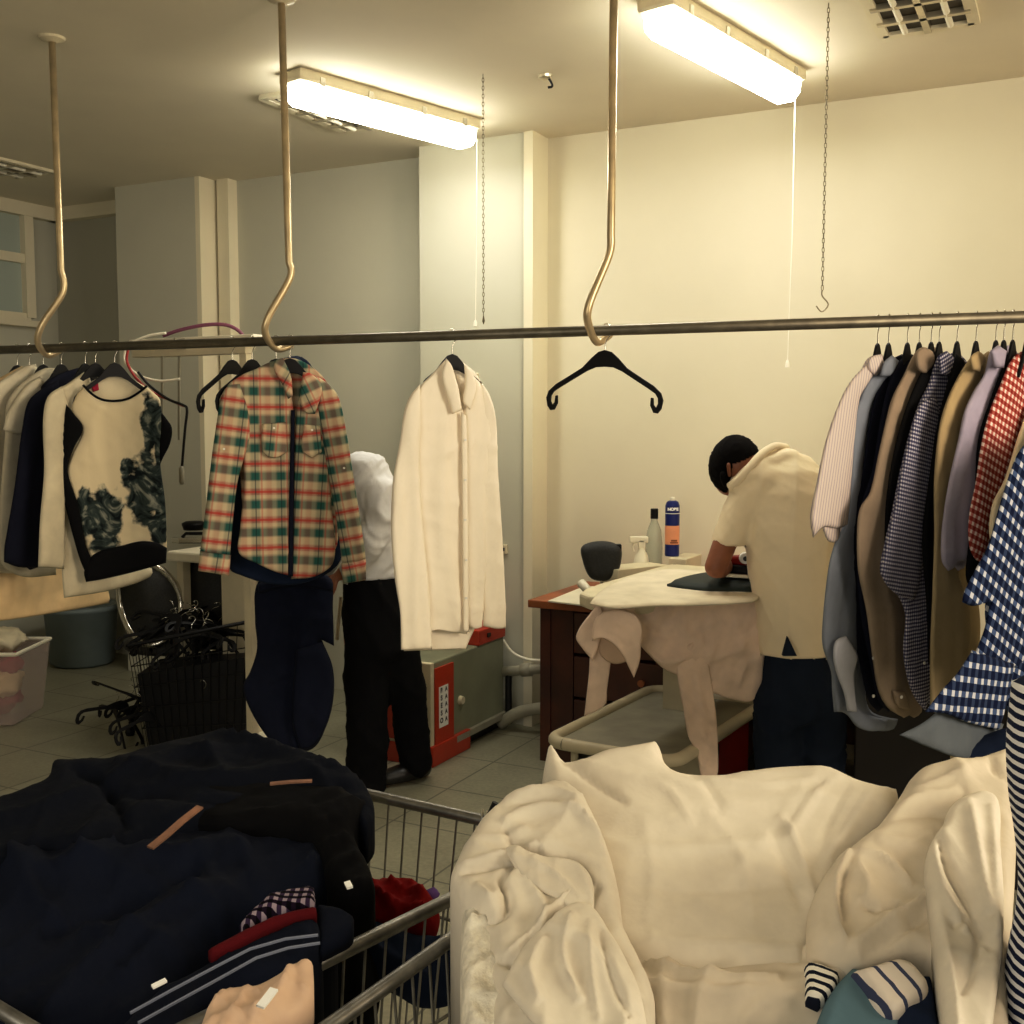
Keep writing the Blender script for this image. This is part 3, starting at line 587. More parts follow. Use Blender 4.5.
rg(893, 'grey_blue_shirt', 'grey-blue long-sleeved shirt behind the finely striped one', '886,362 892,356 899,362 890,378 876,394 868,420 862,480 858,520 857,560 858,600 858,645 856,680 856,700 862,712 880,718 888,719 884,729 868,731 856,726 848,716 842,712 834,712 832,690 831,672 823,648 822,630 828,570 834,545 845,520 850,470 853,420 862,392 872,375', M['greyblue'], hlabel='black hanger inside the grey-blue shirt',
   parts=[('cuff', '836,640 846,636 854,648 858,656 854,675 857,712 847,711 844,694 836,672 833,654', M['cuffblue'], .03, 0), ('collar', '884,362 892,355 899,361 890,376 880,376', M['greyblue'], .035, -20)])
p, e = rg(912, 'navy_shirt', 'very dark navy shirt squeezed between the grey-blue and taupe ones', '898,362 912,354 918,360 916,380 905,420 905,560 908,640 900,700 888,712 878,700 870,664 862,625 857,575 860,510 872,470 880,420 888,385', M['navy'], hlabel='black hanger inside the very dark navy shirt', off=-.02, backp=-10)
buttons(p, [(873, 658), (873, 696)], e, .03, .0045)
p, e = rg(924, 'taupe_shirt', 'brownish taupe shirt between the navy and the blue checked one', '914,354 922,347 930,350 935,362 926,380 918,400 912,440 902,490 898,540 898,580 904,620 908,680 912,712 904,718 888,708 878,690 872,655 866,610 858,570 857,530 860,508 870,492 878,456 886,420 892,398 904,374', M['taupe'], hlabel='black hanger inside the taupe shirt', strokes=[('896,410 900,440 888,500', 4, -.006)],
   parts=[('collar', '916,353 924,347 933,352 934,364 926,374 918,370', M['taupe'], .035, 0), ('cuff', '892,690 905,692 911,711 897,706', M['taupe'], .02, 0)])
buttons(p, [(901, 697)], e, .045, .0045)
p, e = rg(944, 'blue_checked_shirt', 'shirt in tiny blue and white check', '938,356 946,351 954,358 964,374 962,400 950,430 945,480 938,540 938,600 936,650 930,690 926,712 916,700 908,682 903,650 905,615 898,596 888,584 880,572 884,545 892,510 900,470 910,430 918,405 928,384', M['check'], hlabel='black hanger inside the blue checked shirt',
   parts=[('sleeve', '920,404 936,396 940,420 934,470 926,530 920,580 914,600 896,594 882,576 886,545 896,500 906,450', M['check'], .018, 10), ('collar', '938,356 947,351 955,360 950,376 940,374', M['check'], .035, -20)])
buttons(p, [(924, 663)], e, .04, .0045)
rg(936, 'shade_strip', 'nearly black shade strip between the taupe shirt and the blue checked one', '934,352 941,360 932,390 920,420 908,460 899,505 890,548 884,552 886,500 894,450 905,410 920,374', M['black'], hlabel='black hanger added with the shade strip left of the blue checked one', backp=0)  # black sheet standing in for the shaded gap beside the taupe shirt
rg(962, 'shade_strip', 'nearly black shade strip between the blue checked and khaki ones', '956,354 964,360 970,376 966,405 950,440 943,480 938,540 934,600 932,665 928,664 926,600 922,540 930,470 938,420 947,384', M['black'], hlabel='black hanger added with the shade strip right of the blue checked one', backp=0)
rg(1009, 'shade_strip', 'nearly black shade strip between the lavender and red gingham shirts', '1007,354 1014,364 1006,400 992,440 986,500 980,550 988,590 976,602 966,578 967,556 974,500 978,440 990,400', M['black'], hlabel='black hanger added with the shade strip right of the lavender shirt', backp=0)  # black sheet added as the shade right of the lavender shirt
rg(981, 'khaki_shirt', 'khaki beige shirt between the blue checked and lavender ones', '970,358 978,351 985,356 984,370 976,390 968,410 962,450 958,520 958,570 968,600 970,640 962,680 940,712 930,712 930,650 932,600 934,540 934,480 938,435 944,408 956,380', M['khaki'], hlabel='black hanger inside the khaki shirt', strokes=[('946,420 940,500 940,700', 3, -.007)], parts=[('collar', '970,357 978,351 986,357 980,372 972,370', M['khaki'], .035, 0)])
rg(1001, 'lavender_shirt', 'pale lavender shirt with sleeve in front of the khaki one', '990,352 998,345 1006,350 1010,366 1002,386 994,410 986,440 982,490 978,540 969,560 958,562 954,568 948,571 942,562 941,540 944,510 950,475 958,440 964,412 974,390 984,374', M['lav'], hlabel='black hanger inside the lavender shirt', parts=[('collar', '990,351 998,345 1007,351 1004,368 994,368', M['lav'], .035, 0)])
rg(1018, 'red_gingham_shirt', 'red and white gingham shirt near the right end of the rail', '1010,362 1020,352 1040,352 1036,400 1022,430 1010,470 996,510 988,545 984,562 976,560 969,545 969,515 975,485 982,440 990,410 1000,385', M['redg'], hlabel='black hanger inside the red gingham shirt', rot=18)
p, e = rg(1032, 'ivory_shirt', 'ivory shirt showing between the red gingham and navy gingham shirts', '1020,430 1034,400 1070,380 1080,700 1040,690 1004,560 990,540 992,505 1004,480', M['ivory'], hlabel='black hanger inside the ivory shirt')
p, e = rg(1075, 'navy_gingham_shirt', 'large navy and white gingham shirt at the right edge, sleeve swinging left', '1060,410 1100,370 1110,760 1050,740 1010,720 1006,660 990,640 985,606 995,560 1006,520 1015,480', M['ging'], hlabel='black hanger inside the navy gingham shirt', rot=22,
   parts=[('sleeve', '1046,424 1020,450 1008,478 998,510 988,545 974,572 964,592 962,602 972,606 990,602 984,630 974,655 1016,668 1040,640 1060,560 1060,480', M['ging'], .03, 28), ('cuff', '972,650 1014,664 1008,700 998,730 966,722 946,714 925,712 942,690 958,672', M['ging'], .05, 12), ('cuff_lining', '950,700 966,712 1004,724 990,752 962,758 930,748 899,735 924,722', M['greycloth'], .03, 0)])
P1 = (at(1040, 800, 1.22), V((-.25, -.97, 0)).normalized())
tag(sheet('striped_knit_top', '1012,682 1050,670 1110,690 1180,800 1190,1060 992,1060 1000,1010 1006,960 1014,920 1018,880 1014,830 1008,790 1006,740', P1, M['knit'], thick=.06, R=22, sp=6, folds=(.008, 30, 0, .3), uvrot=-8), 'navy and white striped knit top draped at the right edge', 'top')
# ================================================================ steel boiler cabinet between the workers
def inroom(P): return P.dot(RU), P.dot(RV), P.z
Pa = onz(455, 754, 0); a_s = Pa.dot(RU); sb = lambda px: onpl(px, 700, room(a_s, 0, 0), RU).dot(RV)
bf = sb(431); bk = min(4.97, sb(504))
e = empty('steam_boiler', room(a_s-.3, (bf+bk)/2, 0), 'low grey-green machine cabinet with orange panels by the column', 'machine')
zb_, zt_ = .07, .475
MB().rbox(a_s-.42, a_s, bf+.02, bk, zb_, zt_).build('cabinet', M['green'], e, bevel=.008)
MB().rbox(a_s-.42, a_s+.006, bf-.012, bf+.02, zb_, zt_).build('front_panel', M['cream'], e, bevel=.004)
MB().rbox(a_s, a_s+.010, bf+.02, sb(452), zb_+.01, zt_-.03).build('side_strip', M['orange'], e)
MB().rbox(a_s-.38, a_s+.02, bf-.02, sb(467), .0, .095).build('foot_block', M['orange'], e, bevel=.005)
MB().rbox(a_s-.40, a_s-.06, bf-.022, bf-.008, .11, .45).build('front_cover', M['orange'], e, bevel=.004)
MB().rbox(a_s-.28, a_s+.01, bk-.28, bk+.0, zt_, zt_+.075).build('control_box', M['orange'], e, bevel=.006)
MB().rbox(a_s+.01, a_s+.016, bk-.2, bk-.17, zt_+.03, zt_+.05).build('switch', M['inkb'], e)
MB().rbox(a_s-.38, a_s-.03, sb(467), bk, .0, .075).build('base', M['blackw'], e)
kn = onpl(460, 700, room(a_s, 0, 0), RU); MB().tube([kn, kn+RU*.018], [.022, .018], 14).build('side_knob', M['cream'], e)
MB().rbox(a_s-.0, a_s+.02, bf+.2, bk, zb_-.01, zb_+.02).build('edge_trim', M['pipe'], e)
stk = MB().rbox(a_s+.010, a_s+.0125, sb(437), sb(446), .165, .355).build('sticker', M['inkw'], e)
def text(s, size, P, xdir, ydir, mat, parent, name='lettering', bold=0.0):
    c = bpy.data.curves.new('t', 'FONT'); c.body = s; c.size = size; c.extrude = .0004; c.align_x = 'CENTER'; c.align_y = 'CENTER'; c.offset = bold
    o = bpy.data.objects.new('t', c); COL.objects.link(o); dg = bpy.context.evaluated_depsgraph_get(); me = bpy.data.meshes.new_from_object(o.evaluated_get(dg))
    x, y = V(xdir).normalized(), V(ydir).normalized(); vs = [V(P)+x*v.co.x+y*v.co.y+x.cross(y)*v.co.z for v in me.vertices]; fs = [tuple(p.vertices) for p in me.polygons]
    bpy.data.objects.remove(o); bpy.data.curves.remove(c); bpy.data.meshes.remove(me); return link(name, vs, fs, mat, parent)
for i, (l, r) in enumerate(zip('BSESO', 'AAAAA')):
    z = .336-i*.035
    text(l, .032, room(a_s+.013, sb(439.2), z), RV, UZ, M['inkb'], stk, bold=.0012); text(r, .03, room(a_s+.013, sb(443.8), z), RV, UZ, M['inkb'], stk, bold=.0008)
# pipes
e = empty('water_pipe', at(515, 680, 5.35), 'grey jointed pipes low on the wall between cabinet and desk', 'pipe')
b_ = 4.9
A1, A2 = onpl(498, 672, room(0, b_, 0), RV), onpl(552, 668, room(0, b_, 0), RV)
MB().tube([A1, A2], .026, 12).build('upper_pipe', M['pipe'], e, smooth=True)
MB().tube([A1.lerp(A2, .45), A1.lerp(A2, .62)], .034, 12).tube([A1.lerp(A2, .86), A1.lerp(A2, .95)], .034, 12).build('joint', M['pipe'], e, smooth=True)
B1, B2, B3 = onpl(500, 724, room(0, b_-.03, 0), RV), onpl(520, 712, room(0, b_-.03, 0), RV), onpl(556, 706, room(0, b_-.03, 0), RV)
MB().tube(spline([B1, B2, B3], 5), .03, 12).build('lower_pipe', M['pipe'], e, smooth=True); MB().tube([A1.lerp(A2, .2), V((A1.lerp(A2, .2).x, A1.lerp(A2, .2).y, .03))], .018, 10).build('drop_pipe', M['blackw'], e)
tag(MB().tube(spline([onpl(x, y, room(0, 4.95, 0), RV) for x, y in ((503, 640), (512, 652), (526, 659), (545, 661))], 6), .008, 8).build('power_cable', M['cord'], smooth=True), 'thin white cable looping from the cabinet behind the desk', 'cable')
for xx, yy, lb in ((505, 549, 'small socket low on the side of the column above the cabinet'), (476, 378, 'small white wall switch on the column above the white shirt collar'), ):
    P = onpl(xx, yy, room(0, 5.0, 0), RV); e = empty('wall_socket', P, lb, 'socket'); MB().box(P-RV*.008, RU*.018, RV*.008, UZ*.024).build('plate', M['cream'], e, bevel=.003); MB().box(P-RV*.018, RU*.006, RV*.003, UZ*.008).build('rocker', M['inkb'], e)
# ================================================================ desk
D0 = at(540, 757, 4.98); da, db = D0.dot(RU), D0.dot(RV); dz = .75
e = empty('wooden_desk', room(da+.7, db+.3, 0), 'dark wooden desk with red-brown top against the back wall', 'desk')
MB().rbox(da-.05, da+1.55, db-.03, 5.14, dz-.035, dz).build('desk_top', M['woodtop'], e, bevel=.004)
MB().rbox(da, da+.05, db, 5.1, 0, dz-.035).build('side_panel', M['wood'], e); MB().rbox(da+1.45, da+1.5, db, 5.1, 0, dz-.035).build('side_panel', M['wood'], e)
MB().rbox(da, da+1.5, 5.06, 5.1, .1, dz-.035).build('back_panel', M['wood'], e); MB().rbox(da+.05, da+.16, db+.01, db+.05, .0, dz-.035).build('corner_post', M['wood'], e)
for i in range(3):
    z0 = .12+i*.2; d = MB().rbox(da+.17, da+.95, db-.005, db+.5, z0, z0+.185).build('drawer', M['wood'], e, bevel=.004)
    MB().tube([room(da+.5, db-.005, z0+.1), room(da+.5, db-.03, z0+.1)], [.01, .016], 10).build('knob', M['woodtop'], d)
def top(px, py, z=dz): return onz(px, py, z)
A_, B_, C_, D_ = top(548, 602), top(600, 608), top(640, 590), top(585, 587)
tag(MB().prism([A_, B_, C_, D_], UZ*.006).build('white_board', M['white']), 'thin white board lying on the left part of the desk', 'board')
# dark paddle on a stand
P = at(604, 596, 4.78); P.z = dz+.007; e = empty('padded_paddle', P, 'dark grey rounded paddle standing upright on the desk', 'pad')
q = (P+V((0, 0, .05)), V((-.15, -.99, 0)).normalized())
sheet('pad', '581,548 588,543 602,541 614,543 621,548 621,562 617,574 611,579 604,581 594,580 588,575 583,562', q, M['mesh'], e, thick=.035, R=9, sp=2.5, crump=None)
c1, c2 = at(616, 545, P.y-.0), at(621, 556, P.y); MB().box((c1+c2)/2, V((.012, 0, 0)), V((0, .02, 0)), V((0, 0, .028))).build('clamp', M['blackp'], e, bevel=.004)
MB().tube([P, at(602, 580, P.y)], .006, 8).lathe(P, [(.03, 0), (.028, .006), (.008, .012)], 14).build('stand', M['chrome'], e)
P = top(616, 595); P.z += .007; e = empty('sewing_tub', P, 'small tub of red, blue and white bits behind the paddle', 'tub')
MB().lathe(P, [(.04, 0), (.05, .012), (.052, .03), (.045, .034)], 16).build('tub', M['red'], e, smooth=True)
MB().box(P+V((-.022, 0, .06)), V((.02, 0, 0)), V((0, .012, 0)), V((0, 0, .035))).build('blue_packet', plain('teal_packet', (40, 96, 110), .5, 0, 0), e); MB().box(P+V((.014, 0, .06)), V((.014, 0, 0)), V((0, .01, 0)), V((0, 0, .035))).build('white_packet', M['pinkcl'], e)
MB().tube([P+V((.05, 0, .005)), P+V((.035, .0, .095))], .007, 8).build('black_stick', M['blackp'], e)
pa, pb = at(581, 583, 4.72), at(599, 598, 4.62); pb.z = dz+.02
e = empty('white_brush', pb, 'white handled brush leaning on the white board', 'brush'); MB().tube(spline([pa, pa.lerp(pb, .3)+UZ*.008, pa.lerp(pb, .6), pb], 5), [.02]*6+[.016]*5+[.013]*5, 12).build('handle', M['white'], e, smooth=True); MB().tube([pb, pb+V((.015, -.01, -.008))], .012, 10).build('tip', M['green'], e)
# riser shelf, box, bottles, can
def up(px, py, Y): return at(px, py, Y)
P = at(678, 585, 5.0); e = empty('junction_box', V((P.x, P.y, dz)), 'cream box on the desk under the blue spray can', 'box')
aa, bb, _ = inroom(P); zt2 = at(678, 556, 5.05).z
MB().rbox(aa-.03, aa+.055, bb-.05, bb+.18, dz, zt2).build('box_body', M['cream'], e, bevel=.004); MB().box(room(aa+.0, bb-.052, zt2-.03), RU*.005, RV*.003, UZ*.005).build('screw', M['inkb'], e)
L1, L2 = at(618, 578, 4.72), at(668, 565, 4.9); e = empty('riser_shelf', (L1+L2)/2, 'narrow beige shelf plank raised over the desk', 'shelf')
dd = (L2-L1); dd.z = 0; L2.z = L1.z = (L1.z+L2.z)/2; mid = (L1+L2)/2; sdir = UZ.cross(dd.normalized())
MB().box(mid+sdir*.07, dd/2, sdir*.07, UZ*.018).build('plank', M['cream'], e, bevel=.003)
for k in (-.45, .42): p_ = mid+dd*k+sdir*.07; MB().box(V((p_.x, p_.y, (dz+mid.z)/2)), dd.normalized()*.015, sdir*.05, UZ*((mid.z-dz)/2)).build('leg', M['cream'], e)
P = top(641, 590); P = at(641, 586, 5.0); P.z = dz; e = empty('spray_bottle', P, 'white spray bottle with trigger standing behind the shelf', 'bottle')
zt3 = at(641, 535, 5.0).z-dz
MB().lathe(P, [(.034, 0), (.036, .01), (.036, zt3*.55), (.03, zt3*.68), (.014, zt3*.78), (.014, zt3*.84)], 18).build('bottle_body', M['white'], e, smooth=True)
MB().box(P+V((-.012, 0, zt3*.93)), V((.042, 0, 0)), V((0, .014, 0)), V((0, 0, .014))).box(P+V((.0, 0, zt3*.86)), V((.015, 0, 0)), V((0, .014, 0)), V((0, 0, .02))).build('spray_head', M['white'], e, bevel=.004)
MB().tube(spline([P+V((-.03, 0, zt3*.9)), P+V((-.04, 0, zt3*.82)), P+V((-.034, 0, zt3*.74))], 4), .005, 8).build('trigger', M['white'], e)
P = at(654, 553, 5.12); P.z = dz; hb = at(654, 509, 5.12).z-dz; e = empty('clear_bottle', P, 'clear plastic bottle with a black cap behind the spray bottle', 'bottle')
MB().lathe(P, [(.038, 0), (.04, .015), (.04, hb*.6), (.034, hb*.75), (.016, hb*.86), (.015, hb*.9)], 18).build('bottle_body', M['clearb'], e, smooth=True); MB().lathe(P+UZ*hb*.89, [(.018, 0), (.018, hb*.11), (.016, hb*.115)], 14).build('cap', M['blackp'], e)
cb = at(672, 553, 5.05); P = V((cb.x, cb.y, zt2+.001)); hc = at(672, 497, 5.05).z-P.z; e = empty('spray_can', P, 'tall dark blue aerosol can standing on the cream box', 'can'); R_ = .033
MB().lathe(P, [(R_*.95, 0), (R_, .006), (R_, hc*.86), (R_*.8, hc*.92), (R_*.5, hc*.94)], 24).build('can_body', M['bluecan'], e, smooth=False)
MB().lathe(P+UZ*hc*.2, [(R_+.0006, 0), (R_+.0006, hc*.32)], 24).build('peach_label', M['peach'], e); MB().lathe(P+UZ*hc*.72, [(R_+.0006, 0), (R_+.0006, .003)], 24).build('white_line', M['inkw'], e)
MB().lathe(P+UZ*hc*.88, [(R_*.9, 0), (R_*.7, hc*.03), (R_*.4, hc*.05)], 20).build('shoulder', M['chrome'], e, smooth=True); MB().lathe(P+UZ*hc*.93, [(.012, 0), (.012, hc*.05), (.009, hc*.07)], 14).build('nozzle', M['white'], e)
text('NOBE', .0185, P+V((-.003, -R_-.003, hc*.80)), (1, 0, 0), (0, 0, 1), M['inkw'], e, bold=.0012); text('super', .012, P+V((.006, -R_-.001, hc*.67)), (1, 0, 0), (0, 0, 1), M['inkw'], e) if False else None
MB().box(P+V((.004, -R_-.0005, hc*.235)), V((.018, 0, 0)), V((0, .001, 0)), V((0, 0, .003))).box(P+V((.004, -R_-.0005, hc*.27)), V((.014, 0, 0)), V((0, .001, 0)), V((0, 0, .004))).build('gold_mark', M['woodtop'], e)
# ================================================================ ironing table
TD = V((.52, .85, 0)).normalized(); TS = V((.85, -.52, 0)).normalized()
T1 = V((.13, 3.94, .4)); wd, ln = .50, .93
e = empty('ironing_table', T1+TD*.45+TS*.25-UZ*.4, 'steam ironing table with rounded lower tray and red base', 'ironing table')
def rrect(o, l, w, r, z, n=5):
    out = []
    for cx, cy, a0 in ((r, r, math.pi), (l-r, r, 1.5*math.pi), (l-r, w-r, 0), (r, w-r, .5*math.pi)):
        for k in range(n+1): a = a0+k*math.pi/2/n; out.append(o+TD*(cx+r*math.cos(a))+TS*(cy+r*math.sin(a))+UZ*z)
    return out
MB().prism(rrect(T1, ln, wd, .07, -.03), UZ*.025).build('lower_tray', M['pipe'], e)
lp = rrect(T1, ln, wd, .07, -.005); MB().tube(lp+[lp[0]], .024, 10, cap=False).build('tray_rim', M['cream'], e, smooth=True)
for k0, k1 in ((.06, .2), (.3, .42)): MB().box(T1+TS*((k0+k1)/2*wd+.05)+TD*.035+UZ*.002, TS*((k1-k0)/2*wd), TD*.008, UZ*.003).build('slot', M['inkb'], e)
cb_ = T1+TD*.66+TS*.25-UZ*.4
MB().box(cb_+UZ*.19, TD*.24, TS*.20, UZ*.17).build('base_cabinet', M['red'], e, bevel=.01); MB().box(cb_-TD*.245+UZ*.19+TS*.0, TD*.006, TS*.205, UZ*.17).build('front_sheet', M['cream'], e)
MB().box(cb_+TS*.203-TD*.13+UZ*.30, TD*.006, TS*.004, UZ*.02).build('latch', M['inkb'], e)
for k in (.06, .6, .86):
    for w_ in (.08, .42): MB().tube([T1+TD*k+TS*w_-UZ*.4, T1+TD*k+TS*w_-UZ*.03], .014, 8).build('leg', M['cream'], e)
BZ = .93; bo = T1+TD*.02+TS*.04-UZ*.4
bd = []
for t_, w_ in ((0, .10), (.05, .16), (.15, .19), (.3, .21), (.95, .22), (1.0, .2)): bd.append((t_, w_))
ctr = bo+TS*.21; poly = [ctr+TD*t_+TS*w_+UZ*(BZ-.04) for t_, w_ in bd]+[ctr+TD*t_-TS*w_+UZ*(BZ-.04) for t_, w_ in bd[::-1]]
MB().prism(poly, UZ*.05).build('board_top', M['cream'], e, bevel=.012)
MB().box(ctr+TD*.72-TS*.02+UZ*.65, TD*.09, TS*.06, UZ*.26).build('pedestal', M['cream'], e)
# pink shirt draped on the board
e = empty('ironed_shirt', ctr+TD*.3+UZ*BZ, 'pale pink shirt spread over the ironing table, sleeves hanging down', 'shirt', None)
SF = (T1+TS*.50+TD*.3+V((0, -.10, .45)), V((.15, -.99, 0)).normalized()); SN = (T1+TS*.2-TD*.06, V((-.35, -.94, 0)).normalized())
m = []
zt4 = BZ+.018
sheet('shirt_top', '590,603 598,593 612,584 628,577 645,572 668,569 700,570 735,572 757,575 762,588 757,599 740,602 700,604 650,605 615,607', (V((0, 0, zt4)), UZ), M['shirttop'], e, thick=.008, R=8, crump=(.001, .15), sp=5, back=V((0, 0, -.006)))
sheet('front_panel', '590,604 600,597 620,597 660,598 700,597 740,597 760,595 764,640 763,672 760,690 752,701 735,700 718,695 700,686 682,677 664,669 650,656 634,640 612,626', SF, M['pinkw'], e, thick=.016, R=5, sp=3.5, folds=(.009, 34, 60, .6), crump=(.011, .11), strokes=[('622,606 640,640 662,662 690,650 704,636', 4, .022), ('636,606 650,630 676,640', 3, -.016), ('700,662 730,650 778,612', 4, .014), ('660,606 690,636 702,640', 4, .012), ('640,640 668,668', 4, -.018), ('704,600 708,640', 4, -.010), ('720,690 740,640 750,600', 7, .008)])
sheet('sleeve', '684,648 696,640 706,652 711,680 716,712 718,745 718,772 714,784 702,784 699,768 696,752 688,736 683,708 679,688 677,664', SF, M['pinkw'], e, thick=.008, R=4, sp=3.5, folds=(.006, 14, 10, .3), off=.016, crump=(.006, .07), strokes=[('690,655 700,700 706,770', 3, .010), ('684,690 700,720', 3, -.008)])
sheet('sleeve', '592,630 614,634 611,660 607,690 605,705 584,717 586,700 589,672 590,650', SN, M['pinkw'], e, thick=.007, R=4, sp=3, folds=(.004, 12, 8, .3), off=-.02, crump=(.003, .06))
sheet('collar', '596,618 606,611 622,610 636,616 642,628 641,645 640,660 634,678 629,668 622,654 612,643 602,638 592,641 593,628', SN, M['pinkw'], e, thick=.006, R=3.5, sp=3, off=.06, crump=(.002, .06), strokes=[('598,634 616,638 628,652', 2.5, -.008), ('604,614 630,630 638,655', 3, .006)])
sheet('yoke', '600,604 592,611 576,636 582,648 593,661 597,650 600,640 606,622', SN, M['pinkw'], e, thick=.010, R=5, sp=3, off=.02, crump=(.002, .06))
sheet('inner_collar', '598,636 615,638 630,652 632,660 614,664 600,654', SN, M['pinkcl'], e, thick=.006, R=5, sp=3.5, off=.0, crump=None)
# dark pressing pad and iron
zp = BZ+.035
e = tag(sheet('pressing_pad', '667,584 690,577 715,573 745,572 765,574 772,580 766,588 735,589 700,588', (V((0, 0, zp)), UZ), plain('dark_green_pad', (26, 38, 32), .7, 0, .1), thick=.018, R=5, sp=4, crump=None, back=V((0, 0, -.02))), 'dark green pointed pad lying on the ironing table', 'pad')
I0 = at(748, 579, 4.02); I0.z = zp+.024; e = empty('steam_iron', I0, 'red and black steam iron under the right man\'s hand', 'iron')
ix, iy = V((.9, -.2, 0)).normalized(), V((.2, .9, 0)).normalized()
ip = [I0+ix*x+iy*y for x, y in ((-.12, 0), (-.08, .035), (0, .055), (.1, .055), (.1, -.055), (0, -.055), (-.08, -.035))]
MB().prism(ip, UZ*.016).build('sole_plate', M['chrome'], e, bevel=.002); MB().prism([p+UZ*.016 for p in ip], UZ*.03).build('lower_shell', M['blackp'], e, bevel=.006)
ip2 = [I0+ix*(x*.8+.01)+iy*y*.75+UZ*.046 for x, y in ((-.12, 0), (-.08, .035), (0, .055), (.1, .055), (.1, -.055), (0, -.055), (-.08, -.035))]
MB().prism(ip2, UZ*.032).build('upper_shell', M['red'], e, bevel=.008); MB().tube(spline([I0-ix*.07+UZ*.075, I0-ix*.07+UZ*.115, I0+UZ*.13, I0+ix*.08+UZ*.12, I0+ix*.085+UZ*.07], 4), .014, 10).build('handle', M['red'], e, smooth=True)
kb = I0-ix*.012-iy*.04+UZ*.075; MB().tube([kb, kb-iy*.015-V((0, .01, 0))], [.022, .02], 14).build('dial', M['inkw'], e); MB().tube([kb-iy*.016-V((0, .01, 0)), kb-iy*.02-V((0, .012, 0))], .009, 10).build('dial_mark', M['inkb'], e)
# ================================================================ man at the ironing table
Y = 3.86
def a_(x, y, d=0.0): return at(x, y, Y+d)
e = empty('person', V((a_(797, 650).x, Y, 0)), 'man in a short-sleeved white polo bending over the ironing table, back turned', 'person')
elbow = a_(716, 567, -.03); wrist = a_(727, 566, .25); sh = a_(757, 488, .0)
elR, wrR = a_(826, 562, .1), a_(775, 566, .24)
hd = a_(737, 463, .06)
body = [[(a_(797, 690), .115, .10, .08), (a_(797, 640), .11, .095, .06), (a_(790, 560), .12, .10, .06), (a_(787, 500), .13, .095, .06), (a_(782, 474, .02), .10, .085, .04)],
        [(a_(776, 468, .03), .055), (a_(752, 466, .05), .052)],
        [(hd, .078, .088, .086), (hd+V((-.012, .02, -.012)), .072, .08, .09)], [(hd+V((-.02, .045, -.065)), .05, .05, .055)],
        [(hd+V((-.035, .085, -.03)), .018), (hd+V((-.045, .10, -.05)), .013)],
        [(sh, .055), (a_(728, 535, -.0), .044), (elbow, .040), (elbow.lerp(wrist, .35), .042), (wrist, .027)], [(a_(816, 486), .055), (elR, .042), (elR.lerp(wrR, .4), .04), (wrR, .027)],
        [(a_(782, 700), .09), (a_(780, 780), .06), (a_(780, 850), .045)], [(a_(818, 700), .09), (a_(820, 780), .06), (a_(822, 850), .045)]]
body += hand(wrist, (wrist-elbow).normalized()+V((.2, 0, -.1)), V((.1, .1, -1)), .18, .7, 1); body += hand(wrR, (wrR-elR).normalized()+V((0, 0, -.1)), V((0, .1, -1)), .18, .4, -1)
skin = fuse('body', body, M['skin'], e, voxel=.0065, it=3)
ear = a_(728.5, 470, -.015)
fuse('ear', [[(ear+V((0, 0, .014)), .008, .014, .016), (ear+V((.004, 0, -.014)), .007, .010, .012)]], M['skin'], e, voxel=.004, it=2)
# hair: the skull shell above a hairline
def haircut(fc):
    r = fc-np.array(tuple(hd)); return ((r[:, 0]*.37+r[:, 2]*-.93 > -.012) & (r[:, 0] > -.035)) | ((r[:, 1] > .075) & (r[:, 2] < .0))
fuse('hair', [[(hd+V((-.004, .0, .004)), .087, .095, .097), (hd+V((-.018, .015, -.012)), .080, .088, .100)]], M['hair'], e, voxel=.006, it=10, cut=haircut, crump=(.002, .02), seed=4)
fuse('sideburn', [[(a_(723, 476, -.0), .012, .02, .02), (a_(725, 484, -.0), .010, .02, .014)]], M['hair'], e, voxel=.006, it=2)
def vent(fc):
    out = np.zeros(len(fc), bool); zh = a_(790, 653).z; apex = a_(788, 638)
    out |= fc[:, 2] < zh-.0
    return out
polo = [[(a_(795, 668), .138, .125, .05), (a_(794, 630), .138, .12, .07), (a_(790, 580), .140, .125, .08), (a_(788, 530), .160, .135, .08), (a_(788, 495, .01), .165, .125, .07), (a_(788, 475, .02), .125, .11, .05), (a_(788, 462, .04), .09, .08, .035)],
        [(a_(780, 462, .03), .075, .07, .045), (a_(772, 460, .04), .066, .066, .035)], [(a_(768, 478, .0), .085, .085, .06), (a_(752, 492, .0), .075, .08, .06), (a_(740, 515, .0), .068, .072, .055), (a_(729, 541, -.0), .062, .065, .03)],
        [(a_(811, 488), .076), (a_(822, 510, .04), .072), (a_(826, 540, .07), .062)]]
def polocut(fc):
    z0 = a_(728, 545).z; r = vent(fc); xl = a_(745, 548).x
    return r | ((fc[:, 0] < xl) & (fc[:, 2] < z0))
polo.append([(a_(736, 486, -.0), .030, .05, .030), (a_(750, 474, .0), .050, .07, .040), (a_(766, 462, .02), .055, .07, .036), (a_(783, 456, .03), .052, .065, .032)])
po = fuse('polo_shirt', polo, M['polo'], e, voxel=.009, it=5, crump=(.0035, .12, .7), cut=polocut, seed=12)
MB().tube(spline([a_(x, y, d) for x, y, d in ((729, 487, -.02), (738, 480, -.045), (750, 467, -.05), (762, 454, -.03), (775, 446, .0), (787, 447, .04))], 5), .016, 8, flat=.6).build('collar', M['polo'], po, smooth=True)
vp = [a_(x, y, -.155) for x, y in ((788, 637), (797, 656), (783, 656))]; MB().prism(vp, V((0, .02, 0))).build('side_vent', M['trous'], po)
